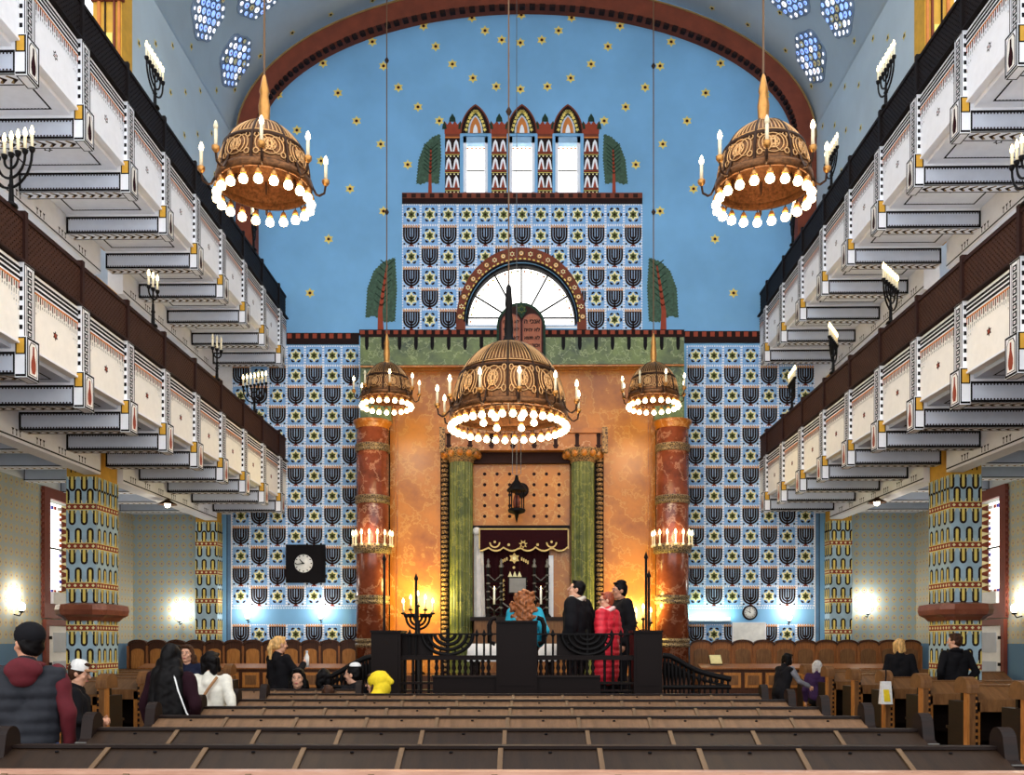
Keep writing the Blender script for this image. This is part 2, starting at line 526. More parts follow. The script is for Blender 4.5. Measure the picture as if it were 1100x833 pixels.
# painted sky stars
m = MB(); P = Paint(m, W)
ST = [(507, 19), (521, 33), (539, 43), (559, 46), (455, 28), (468, 50), (486, 69), (508, 84), (533, 93), (559, 96), (400, 45), (412, 71),
      (428, 94), (449, 115), (472, 130), (347, 68), (363, 100), (383, 130), (409, 155), (438, 177), (299, 102), (319, 140), (345, 173), (376, 203), (412, 227), (353, 257), (333, 315), (560, 16)]
for x, y in ST:
    for xx in {x, 1121 - x}:
        if abs(x - 560) < 2 and xx != x: continue
        P.star(xx, y, 5.6, 'yellow', 1); P.star(xx, y, 2.5, 'orange', 2); P.disc(xx, y, 1.5, 'ink', 3, 8)
m.build('painted_sky_stars', wall_back)

# painted trees
def tree(pts, trunk, mat_='leafg'):
    m = MB(); P = Paint(m, W)
    out = []
    for k in range(len(pts)):
        a = Vector(pts[k]); b = Vector(pts[(k + 1) % len(pts)])
        n = max(1, int((b - a).length / 3.2))
        nrm = Vector((b.y - a.y, a.x - b.x)).normalized()
        for j in range(n):
            out.append(a + (b - a) * (j / n)); out.append(a + (b - a) * ((j + .5) / n) + nrm * 1.1)
    P.poly([tuple(p) for p in out], mat_, 3)
    for k in range(len(trunk) - 1):
        (x0, y0, w0), (x1, y1, w1) = trunk[k], trunk[k + 1]
        P.poly([(x0 - w0, y0), (x0 + w0, y0), (x1 + w1, y1), (x1 - w1, y1)], 'redp', 4)
    for k in range(7):
        t = k / 7; x0, y0, w0 = trunk[0]; x1, y1, w1 = trunk[-2]
        x = x0 + (x1 - x0) * t; y = y0 + (y1 - y0) * t
        for sg in (-1, 1): P.poly([(x, y), (x + sg * 7, y - 6), (x + sg * 7.6, y - 5), (x, y + 1.6)], 'leafd', 4)
    m.build('painted_tree', wall_back)
TS = [(473.5, 143), (464, 147), (455, 156), (449, 172), (446.5, 198), (452, 199), (460, 196), (472, 199), (474.5, 170)]
TK = [(463, 160, .8), (462, 190, 1.4), (462, 208, 2)]
TB = [(425, 276), (411, 281), (401, 291), (394, 310), (392, 343), (401, 340), (413, 347), (425, 346), (427, 310)]
TKB = [(416, 285, .8), (412, 310, 1.6), (408.5, 335, 2.4), (409, 357, 3.4)]
mir = lambda pts: [(1121.5 - p[0], *p[1:]) for p in pts]
tree(TS, TK); tree(mir(TS)[::-1], mir(TK)); tree(TB, TKB); tree(mir(TB)[::-1], mir(TKB))

# painted columns, crowns and arches around the three windows, and the ledge below them
m = MB(); P = Paint(m, W)
for x0, x1 in ((478, 494), (528, 544.5), (577.5, 593.5), (627, 643)):
    P.rect(x0, x1, 143, 208, 'ink', 1)
    n = 3
    for k in range(3):
        y = 163 + k * 19.3
        for j in range(2):
            xc = x0 + (x1 - x0) * (j + .5) / 2; w = (x1 - x0) / 4
            P.poly([(xc - w + .3, y), (xc - w * .5, y - 10), (xc, y - 13), (xc + w * .5, y - 10), (xc + w - .3, y)], 'white', 2)
            P.poly([(xc - w * .5, y), (xc, y - 9), (xc + w * .5, y)], 'redp', 3)
        P.rect(x0, x1, y + .8, y + 2.2, 'redp', 2); P.rect(x0, x1, y + 3, y + 3.6, 'yellow', 2)
        for j in range(4): P.disc(x0 + (x1 - x0) * (j + .5) / 4, y + 5, .9, 'creamy', 2, 6)
    P.rect(x0, x1, 143, 147, 'brick', 2); P.rect(x0, x1, 147, 148.6, 'orange', 3)
    xc = (x0 + x1) / 2; w = (x1 - x0) / 2
    P.poly([(x0 - .5, 144), (x0 - .8, 130), (x0 + 2.5, 134), (xc - 2.5, 130), (xc, 134), (xc + 2.5, 130), (x1 - 2.5, 134), (x1 + .8, 130), (x1 + .5, 144)], 'redp', 3)
    for xx, yy, s_ in ((x0 - .6, 131, 1), (xc, 123, 1.5), (x1 + .6, 131, 1)):
        P.poly([(xx - 2.4 * s_, yy + 8), (xx - 2 * s_, yy + 4), (xx, yy - 1), (xx + 2 * s_, yy + 4), (xx + 2.4 * s_, yy + 8)], 'leafd', 4)
for x0, x1 in WINX:
    xc = (x0 + x1) / 2
    def og(w, top, bot, n=10):
        pts = []
        rr = 1.75 * w; am = math.acos((rr - w) / rr)
        for k in range(n + 1):
            t = am * k / n; pts.append((xc + (rr - w) - rr * math.cos(t), bot - (bot - top) * math.sin(t) / math.sin(am)))
        return pts + [(2 * xc - x, y) for x, y in pts[-2::-1]]
    P.poly(og(16.5, 112, 143.5), 'brick', 5)
    P.poly(og(15, 114, 143.5), 'ink', 6)
    for k in range(15):
        a = PI * (k + .5) / 15
        P.star(xc - 10.5 * math.cos(a) * (1 - .35 * math.sin(a)), 142 - 22 * math.sin(a), 2.4, 'yellow', 8, .5, 5)
    P.poly(og(10.5, 121, 143.5), 'leafd', 7); P.poly(og(8, 124, 143.5), 'grey', 9); P.poly(og(6, 126, 143.5), 'orange', 10); P.poly(og(2.6, 134, 143.5), 'white', 11)
m.build('painted_window_columns', wall_back)
m = MB(); P = Paint(m, W)
P.rect(432, 690, 207.5, 219.5, 'ink', 9); P.rect(432, 690, 207.5, 213.5, 'brick', 10)
for k in range(26): P.rect(432 + k * 258 / 26, 432 + (k + .5) * 258 / 26, 208.5, 213, 'darkb', 11)
m.build('painted_ledge', wall_back)

# painted band around the fan window
m = MB(); P = Paint(m, W)
def fe(a, b, t): return (FANC[0] + a * math.cos(t), FANC[1] - b * math.sin(t))
N = 40
for k in range(N):
    t0, t1 = PI * k / N, PI * (k + 1) / N
    P.poly([fe(60, 64, t0), fe(70, 80, t0), fe(70, 80, t1), fe(60, 64, t1)], 'brick', 6)
    P.poly([fe(60, 64, t0), fe(62, 66.5, t0), fe(62, 66.5, t1), fe(60, 64, t1)], 'black', 7)
    P.poly([fe(62, 67, t0), fe(63.2, 68.5, t0), fe(63.2, 68.5, t0 + .5 * (t1 - t0)), fe(62, 67, t0 + .5 * (t1 - t0))], 'yellow', 8)
for sg in (-1, 1):
    P.poly([(FANC[0] + sg * 60, 346), (FANC[0] + sg * 70, 346), (FANC[0] + sg * 70, 355), (FANC[0] + sg * 60, 355)], 'brick', 6)
for k in range(21):
    t = PI * (k + .5) / 21
    x, y = fe(66, 73.5, t)
    if k % 2: P.star(x, y, 2.9, 'creamy', 8, .6, 6); P.disc(x, y, 1.4, 'redp', 9, 8)
    else:
        P.disc(x, y, 3.7, 'leafd', 8, 8); P.disc(x, y, 2.9, 'orange', 9, 8); P.disc(x, y, 1.9, 'creamy', 10, 8); P.disc(x, y, 1, 'redp', 11, 6)
m.build('painted_arch_border', wall_back)

# red and black notched band across the wall above the tiles
m = MB(); P = Paint(m, W)
for x0, x1, y0, y1 in ((308, 386, 358, 370.5), (735, 817, 356, 369)):
    P.rect(x0, x1, y0, y1, 'ink', 9)
    n = int((x1 - x0) / 9)
    for k in range(n): P.rect(x0 + (k + .1) * 9, x0 + (k + .62) * 9, y0 + .8, y0 + 6, 'redp', 10)
P.rect(386, 735, 354.5, 361, 'ink', 9)
for k in range(39): P.rect(387 + k * 8.95, 387 + (k + .55) * 8.95, 355.3, 359.5, 'redp', 10)
m.build('painted_notched_band', wall_back)

# brown arch where the vault meets the back wall
m = MB()
AC = (565, 147)
def apt(a, b, t, y): return at(AC[0] + a * math.cos(t), AC[1] - b * math.sin(t), y)
yf, N = YB - .35, 64
def leg_pts(a):
    return [(AC[0] + a, 372)]
for k in range(N):
    t0, t1 = PI * k / N, PI * (k + 1) / N
    q = [apt(292, 143, t0, yf), apt(312, 164, t0, yf), apt(312, 164, t1, yf), apt(292, 143, t1, yf)]
    m.prism(q, (0, .35, 0), 'brick')
for sg in (-1, 1):
    q = [at(AC[0] + sg * 292, 147, yf), at(AC[0] + sg * 312, 147, yf), at(AC[0] + sg * 312, 372, yf), at(AC[0] + sg * 292, 372, yf)]
    m.prism(q, (0, .35, 0), 'brick')
N = 84
for k in range(N):
    t0 = PI * (k + .1) / N; t1 = PI * (k + .65) / N
    q = [apt(289, 139.8, t0, yf), apt(292.5, 143.5, t0, yf), apt(292.5, 143.5, t1, yf), apt(289, 139.8, t1, yf)]
    m.prism(q, (0, .12, 0), 'ink')
    t0, t1 = PI * k / N, PI * (k + 1) / N
    q = [apt(310.8, 162.8, t0, yf - .02), apt(312.5, 164.5, t0, yf - .02), apt(312.5, 164.5, t1, yf - .02), apt(310.8, 162.8, t1, yf - .02)]
    m.prism(q, (0, .05, 0), 'tan')
m.build('arch_band', wall_back)

# windows of the back wall: recessed glass, leading, reveals
for i, (x0, x1) in enumerate(WINX):
    w = MB()
    def q(x, y, h): p = at(x, y, YB); p.y += h; return p
    for a, b, c_, d in ((x0, x0 + 3.4, 146, 207), (x1 - 3.4, x1, 146, 207), (x0, x1, 146, 152.5), (x0, x1, 205.5, 207)):
        w.prism([q(a, d, .04), q(b, d, .04), q(b, c_, .04), q(a, c_, .04)], (0, .3, 0), 'aisle_sky' if c_ == 146 and d == 152.5 else 'white')
    for a, b, c_, d in ((x0, x1, 179, 179.8),):
        w.prism([q(a, d, .16), q(b, d, .16), q(b, c_, .16), q(a, c_, .16)], (0, .04, 0), 'black')
    wn = struct(w.build('window_%d' % (i + 1)))
    g = MB(); g.prism([q(x0 + 1, 206, .22), q(x1 - 1, 206, .22), q(x1 - 1, 152, .22), q(x0 + 1, 152, .22)], (0, .03, 0), 'day')
    for k in range(9):
        y = 155 + k * 6
        for x in (x0 + 2.6, x1 - 2.6):
            g.prism([q(x - .7, y + 1.2, .20), q(x + .7, y + 1.2, .20), q(x + .7, y - 1.2, .20), q(x - .7, y - 1.2, .20)], (0, .015, 0), 'creamy' if k % 2 else 'glass_r')
    for k in range(5):
        x = x0 + 4.5 + k * 4.4
        g.prism([q(x - 1.2, 155, .20), q(x + 1.2, 155, .20), q(x + 1.2, 153.4, .20), q(x - 1.2, 153.4, .20)], (0, .015, 0), 'orange')
    g.build('pane', wn)
w = MB()
q = lambda x, y, h: Vector(at(x, y, YB)) + Vector((0, h, 0))
w.prism([q(500, 353, .0), q(620, 353, .0), q(620, 350.5, .0), q(500, 350.5, .0)], (0, .3, 0), 'white')
w.prism([q(500, 350.5, .1), q(620, 350.5, .1), q(620, 347.5, .1), q(500, 347.5, .1)], (0, .2, 0), 'bluetrim')
for k in range(1, 6):
    a = PI * k / 6
    w.tube([q(560, 346, .17), q(560 + 59 * math.cos(a), 346 - 63 * math.sin(a), .17)], .022, 'black', 6)
w.tube([q(500, 339, .17), q(620, 339, .17)], .022, 'black', 6)
N = 30
for k in range(N):
    t0, t1 = PI * k / N, PI * (k + 1) / N
    w.prism([q(*fe(57.6, 61.4, t0), .05), q(*fe(60.2, 64.2, t0), .05), q(*fe(60.2, 64.2, t1), .05), q(*fe(57.6, 61.4, t1), .05)], (0, .25, 0), 'black')
wn = struct(w.build('window_4'))
g = MB(); g.prism([q(x, y, .24) for x, y in fan_pts(60, 64, 348)], (0, .03, 0), 'day')
for k in range(24):
    t = PI * (k + .5) / 24
    x, y = fe(55, 58.5, t)
    g.prism([q(x + 1.3 * math.cos(j * PI / 3), y + 1.3 * math.sin(j * PI / 3), .215) for j in range(6)], (0, .015, 0), ('creamy', 'yellow', 'orange')[k % 3])
g.build('pane', wn)

# --- vault and clerestory walls
prof = []                                   # (x outward, z) from the gallery up to the crown
for k in range(12): prof.append((AE, 7.6 + (ZS - 7.6) * k / 12))
for k in range(41): prof.append((AE * math.cos(PI / 2 * k / 40), ZS + BE * math.sin(PI / 2 * k / 40)))
acc = [0]
for k in range(1, len(prof)): acc.append(acc[-1] + math.hypot(prof[k][0] - prof[k - 1][0], prof[k][1] - prof[k - 1][1]))
def on_prof(s):
    s = max(0, min(acc[-1] - 1e-6, s))
    for k in range(len(acc) - 1):
        if acc[k + 1] >= s:
            f = (s - acc[k]) / (acc[k + 1] - acc[k])
            x = prof[k][0] + (prof[k + 1][0] - prof[k][0]) * f; z = prof[k][1] + (prof[k + 1][1] - prof[k][1]) * f
            tx, tz = prof[k + 1][0] - prof[k][0], prof[k + 1][1] - prof[k][1]
            L = math.hypot(tx, tz); return x, z, -tz / L, tx / L      # inward normal
def vfn(side):
    def fn(s, y, h):
        x, z, nx, nz = on_prof(s)
        return Vector((side * (x + nx * h), y, z - abs(nz) * h))
    return fn
def hit(px, py):
    d = FW + RT * ((px - 550) / F) + Vector((0, 0, (690 - py) / F))
    Y = 12.0
    while Y < 21:
        p = CAM + d * (Y / d.y)
        out = abs(p.x) >= AE if p.z < ZS else (p.x / AE) ** 2 + ((p.z - ZS) / BE) ** 2 >= 1
        if out: break
        Y += .02
    best = min(range(len(prof)), key=lambda k: (prof[k][0] - abs(p.x)) ** 2 + (prof[k][1] - p.z) ** 2)
    # refine along the two neighbours
    cand = [acc[max(0, best - 1)] + (acc[min(len(acc) - 1, best + 1)] - acc[max(0, best - 1)]) * j / 40 for j in range(41)]
    s = min(cand, key=lambda q: (on_prof(q)[0] - abs(p.x)) ** 2 + (on_prof(q)[1] - p.z) ** 2)
    return s, p.y, (1 if p.x > 0 else -1)

m = MB()
Y0 = 13.0
vs = []
full = [(-x, z) for x, z in prof[12:]] + [(x, z) for x, z in prof[12:-1][::-1]]
outer = [(x * 1.03, ZS + (z - ZS) * 1.05 if z > ZS else z) for x, z in full]
n = len(full)
for y in (Y0, YB):
    vs += [Vector((x, y, z)) for x, z in full]; vs += [Vector((x, y, z)) for x, z in outer]
fs = [(k, k + 1, 2 * n + k + 1, 2 * n + k) for k in range(n - 1)] + [(n + k, n + k + 1, 3 * n + k + 1, 3 * n + k) for k in range(n - 1)]
fs += [(k, k + 1, n + k + 1, n + k) for k in range(n - 1)] + [(0, n, 3 * n, 2 * n), (n - 1, 2 * n - 1, 4 * n - 1, 3 * n - 1)]
m.mesh(vs, fs, 'vault', True)
ceiling = struct(m.build('ceiling'))

LS = [(149, 47), (167, 47), (185, 49), (205, 50), (183, 99), (199, 99), (215, 98), (232, 97), (252, 96), (198, 145), (212, 144), (227, 143), (279, 60), (314, 35), (355, 15), (400, 0), (427, 0), (215, 190), (230, 188),
      (804, 26), (838, 13), (844, 54), (872, 92.5), (893, 91), (908, 93), (923, 91), (918, 44), (938, 41), (954, 40), (972, 38), (884, 135), (897, 135), (909, 140), (925, 138), (765, 8), (890, 182), (904, 184)]
m = MB()
for px, py in LS:
    s, y, sd = hit(px, py); P = Paint(m, vfn(sd), .004)
    P.star(s, y, .085, 'yellow', 1, .5, 5); P.disc(s, y, .032, 'ink', 2, 7)
m.build('painted_stars', ceiling)

# side walls: aisle wall with window opening, upper wall, clerestory slab
for sd, nm in ((-1, 'left'), (1, 'right')):
    b = MB(); b.box(sd * XA, sd * (XA + .4), 3, YB, 0, 4.5, 'wp_y')
    c_ = MB(); c_.box(sd * (XA - .1), sd * (XA + .6), 17.16, 18.6, 2.5, 4.3, 'white')
    wl = struct(put('wall_' + nm, boolean_cut(b.data('wall_' + nm), c_.data('c'))))
    u = MB(); u.box(sd * XA, sd * (XA + .3), 3, YB, 4.5, 13.2, 'wallw'); u.build('upper_wall', wl)
    u = MB(); u.box(sd * AE, sd * (AE + .3), 15.4, YB, 8.2, ZS, 'vault')
    u.build('clerestory_wall', wl)
    # gold arched jamb between the pier and the clerestory wall
    u = MB()
    u.box(sd * 6.6, sd * 7.08, 15.0, 15.4, 8.2, 14, 'gold')
    for a0, a1, mm, yy in ((6.62, 6.66, 'orange', 14.97), (6.7, 6.73, 'brick', 14.96), (6.95, 7.0, 'orange', 14.97), (6.86, 6.875, 'ink', 14.96)):
        u.box(sd * a0, sd * a1, yy, 15.0, 8.2, 12.5, mm)
    for k in range(7):
        u.box(sd * 6.74, sd * 6.84, 14.96, 15.0, 8.3 + k * .5, 8.62 + k * .5, 'yellow')
    u.box(sd * 6.56, sd * 7.1, 14.93, 15.02, 12.15, 12.6, 'brick')
    u.build('gold_jamb', wl)
    # aisle window
    w = MB()
    for y0, y1, z0, z1 in ((16.98, 17.2, 2.0, 4.48), (18.55, 18.75, 2.0, 4.48), (17.2, 18.55, 4.28, 4.48), (17.2, 18.55, 2.0, 2.3)):
        w.box(sd * (XA - .06), sd * (XA + .02), y0, y1, z0, z1, 'redframe')
    w.box(sd * (XA - .12), sd * (XA + .35), 17.2, 18.58, 2.28, 2.5, 'white')
    for k in range(22):
        w.box(sd * (XA - .05), sd * (XA - .02), 16.93, 16.99, 2.05 + k * .11, 2.1 + k * .11, 'redframe')
    wn = struct(w.build('window_%d' % (5 if sd < 0 else 6)))
    g = MB(); g.box(sd * (XA + .30), sd * (XA + .33), 17.16, 18.3, 2.5, 4.3, 'day')
    cols = ('orange', 'white', 'glass_b', 'white', 'glass_r')
    for k in range(17):
        z = 2.52 + k * .104
        g.box(sd * (XA + .28), sd * (XA + .30), 18.2, 18.28, z, z + .07, cols[k % 5])
    for k in range(9):
        for z in (2.52, 4.18): g.box(sd * (XA + .28), sd * (XA + .30), 17.2 + k * .115, 17.27 + k * .115, z, z + .07, cols[(k * 2) % 5])
    g.box(sd * (XA + .27), sd * (XA + .30), 17.16, 18.3, 3.39, 3.42, 'black')
    g.build('pane', wn)
    j = MB(); j.prism([(sd * (XA + .33), 18.27, 2.5), (sd * (XA - .0), 18.57, 2.5), (sd * (XA + .33), 18.62, 2.5)], (0, 0, 1.8), 'creamy')
    d = (Vector((sd * XA, 18.57, 0)) - Vector((sd * (XA + .33), 18.27, 0)))
    nrm = Vector((-sd * .67, -.74, 0)).normalized()
    P = Paint(j, lambda u_, v_, h: Vector((sd * (XA + .33), 18.27, 0)) + d * u_ + nrm * h + Vector((0, 0, v_)), .004)
    for k in range(12):
        z = 2.55 + k * .145
        P.poly([(0.05, z), (.55, z + .07), (.05, z + .14)], 'brick', 1)
        P.disc(.72, z + .07, .09, 'yellow', 1, 8, .05)
    j.build('painted_jamb', wn)
    # white side door standing in a brown frame under the window
    w = MB()
    w.box(sd * (XA - .08), sd * (XA - .01), 17.0, 17.12, 0, 1.98, 'redframe'); w.box(sd * (XA - .08), sd * (XA - .01), 18.12, 18.24, 0, 1.98, 'redframe'); w.box(sd * (XA - .08), sd * (XA - .01), 17.12, 18.12, 1.86, 1.98, 'redframe')
    dr = struct(w.build('door_%d' % (1 if sd < 0 else 2)))
    l = MB(); l.box(sd * (XA - .06), sd * (XA - .02), 17.13, 18.11, .02, 1.85, 'white')
    for z in (.2, .8, 1.35): l.box(sd * (XA - .075), sd * (XA - .06), 17.3, 17.95, z, z + .38, 'grey')
    l.build('leaf', dr)
    h = MB()
    for z in (.5, 1.1, 1.6): h.box(sd * (XA - .09), sd * (XA - .055), 17.1, 17.2, z, z + .06, 'black')
    h.build('hinge', dr)

# rosette windows in the vault
for i, (px, py) in enumerate(((222, 12), (251, 65), (277, -7), (901, 8), (873, 60), (848, -8))):
    s0, y0, sd = hit(px, py); fn = vfn(sd)
    m = MB(); P = Paint(m, fn, .01)
    N = 30
    ring = [(s0 + .56 * (1 + .06 * math.cos(6 * 2 * PI * k / N)) * math.cos(2 * PI * k / N), y0 + .56 * (1 + .06 * math.cos(6 * 2 * PI * k / N)) * math.sin(2 * PI * k / N)) for k in range(N)]
    for k in range(N):                                             # raised stone plate as a fan, so that it follows the curve
        for r0, r1 in ((0, .33), (.33, .66), (.66, 1)):
            a, b_ = ring[k], ring[(k + 1) % N]
            L = lambda p, r: (s0 + (p[0] - s0) * r, y0 + (p[1] - y0) * r)
            P.poly([L(a, r0), L(a, r1), L(b_, r1), L(b_, r0)] if r0 else [L(a, r1), L(b_, r1), (s0, y0)], 'stone', 2)
        a, b_ = ring[k], ring[(k + 1) % N]
        m.face([fn(*a, 0), fn(*a, .02), fn(*b_, .02), fn(*b_, 0)], 'stone')
    wn = struct(m.build('window_%d' % (7 + i)))
    g = MB(); P = Paint(g, fn, .01)
    sp_ = .172
    for qa in range(-3, 4):
        for qb in range(-3, 4):
            u_ = sp_ * (qa + qb * .5); v_ = sp_ * qb * .866; r = math.hypot(u_, v_)
            if r > .5: continue
            rr = .068 if r < .38 else .05
            mm = ('daywh', 'daybl', 'daybl', 'daywh', 'daybl', 'creamy')[R.randrange(6)]
            P.disc(s0 + u_, y0 + v_, rr, mm, 4, 10); P.disc(s0 + u_, y0 + v_, rr * .35, ('glass_b', 'orange', 'daybl', 'creamy')[R.randrange(4)], 5, 8)
            P.arc(s0 + u_, y0 + v_, rr, rr + .012, 0, 2 * PI, 'black', 3, 10)
    for k in range(6):
        a = PI / 3 * k
        P.disc(s0 + .51 * math.cos(a), y0 + .51 * math.sin(a), .035, 'daywh', 4, 8)
    g.build('pane', wn)

# --- patterned pillars
def pillar(sd, y0, y1, x0, x1, label):
    t = thing('pillar', label, 'pillar', (0, 0, 0))
    m = MB(); m.box(sd * x0, sd * x1, y0, y1, 0, 4.28, 'pillar_blue')
    def loop(P, uc, vb, sg, w):
        H = .24; vt = vb + sg * (H - .06)
        cl = lambda u: max(0, min(w, u))
        for rad, mm, l in ((.058, 'ink', 1), (.024, 'yellow', 2)):
            P.poly([(cl(uc - rad), vb), (cl(uc + rad), vb)] + [(cl(uc + rad * math.cos(PI * j / 8)), vt + sg * rad * 1.1 * math.sin(PI * j / 8)) for j in range(9)], mm, l)
        for q in (-1, 1):
            if 0 <= uc + q * .075 <= w: P.poly([(uc + q * .080, vb), (uc + q * .05, vb), (uc + q * .05, vb + sg * .06)], 'creamy', 3)
    def face(fn, w):
        P = Paint(m, fn, .003)
        n = 2.5 if w < .6 else 4; p = w / n
        P.rect(0, w, 0, .08, 'orange', 1)
        for zb in (.46, 1.1, 1.74, 2.44, 3.09, 3.74):
            P.rect(0, w, zb, zb + .085, 'redp', 1)
            P.rect(0, w, zb - .012, zb + .0, 'yellow', 1); P.rect(0, w, zb + .085, zb + .097, 'yellow', 1)
            for k in range(int(2 * n)):
                uc = w * (k + .5) / int(2 * n); P.poly([(uc - .03, zb + .043), (uc, zb + .015), (uc + .03, zb + .043), (uc, zb + .07)], 'creamy', 2)
            for k in range(int(2 * n) + 1):
                uc = p * k / 2; sg = 1 if k % 2 else -1
                vb = zb + .10 if sg > 0 else zb - .018
                loop(P, uc, vb, sg, w)
        for k in range(0, int(2 * n) + 1, 2): loop(P, p * k / 2, 4.28, -1, w)
    face(lambda u, v, h: Vector((sd * x0 + sd * u, y0 - h, v)), x1 - x0)
    face(lambda u, v, h: Vector((sd * x1 - sd * u, y1 + h, v)), x1 - x0)
    face(lambda u, v, h: Vector((sd * x0 - sd * h, y0 + u, v)), y1 - y0)
    face(lambda u, v, h: Vector((sd * x1 + sd * h, y0 + u, v)), y1 - y0)
    m.build('shaft', t)
    m = MB(); m.box(sd * (x0 + .01), sd * x1, y0 + .01, y1 - .01, 4.28, 7.6, 'gold')
    P = Paint(m, lambda u, v, h: Vector((sd * x0 + sd * u, y0 + .01 - h, v)), .003)
    for zz in (4.35, 6.9):
        for k in range(6): P.rect(.04 + k * .075, .06 + k * .075, zz, zz + .3, 'black', 1)
    m.build('gold_upper_shaft', t)
    return t
for sd, nm in ((-1, 'left'), (1, 'right')):
    t = pillar(sd, 14.95, 15.75, 7.0, 7.5, 'broad square %s-aisle pillar with looped yellow and black pattern and brown collar' % nm)
    m = MB()
    pr = [(.0, 1.9), (.05, 1.9), (.10, 1.96), (.17, 2.0), (.19, 2.08), (.17, 2.17), (.0, 2.2)]
    def oct_(e):
        x0, x1, y0, y1 = 7.0 - e, 7.5 + e, 14.95 - e, 15.75 + e; c_ = .09 + e * .4
        return [(x0 + c_, y0), (x1 - c_, y0), (x1, y0 + c_), (x1, y1 - c_), (x1 - c_, y1), (x0 + c_, y1), (x0, y1 - c_), (x0, y0 + c_)]
    vs = [Vector((sd * x, y, z)) for e, z in pr for x, y in oct_(e)]
    fs = [(i * 8 + j, i * 8 + (j + 1) % 8, (i + 1) * 8 + (j + 1) % 8, (i + 1) * 8 + j) for i in range(len(pr) - 1) for j in range(8)]
    m.mesh(vs, fs, 'collar', False); m.build('collar', t)
    pillar(sd, 20.62, 20.96, 6.92, 7.42, 'slim patterned pilaster on the back wall at the %s end of the tiles' % nm)
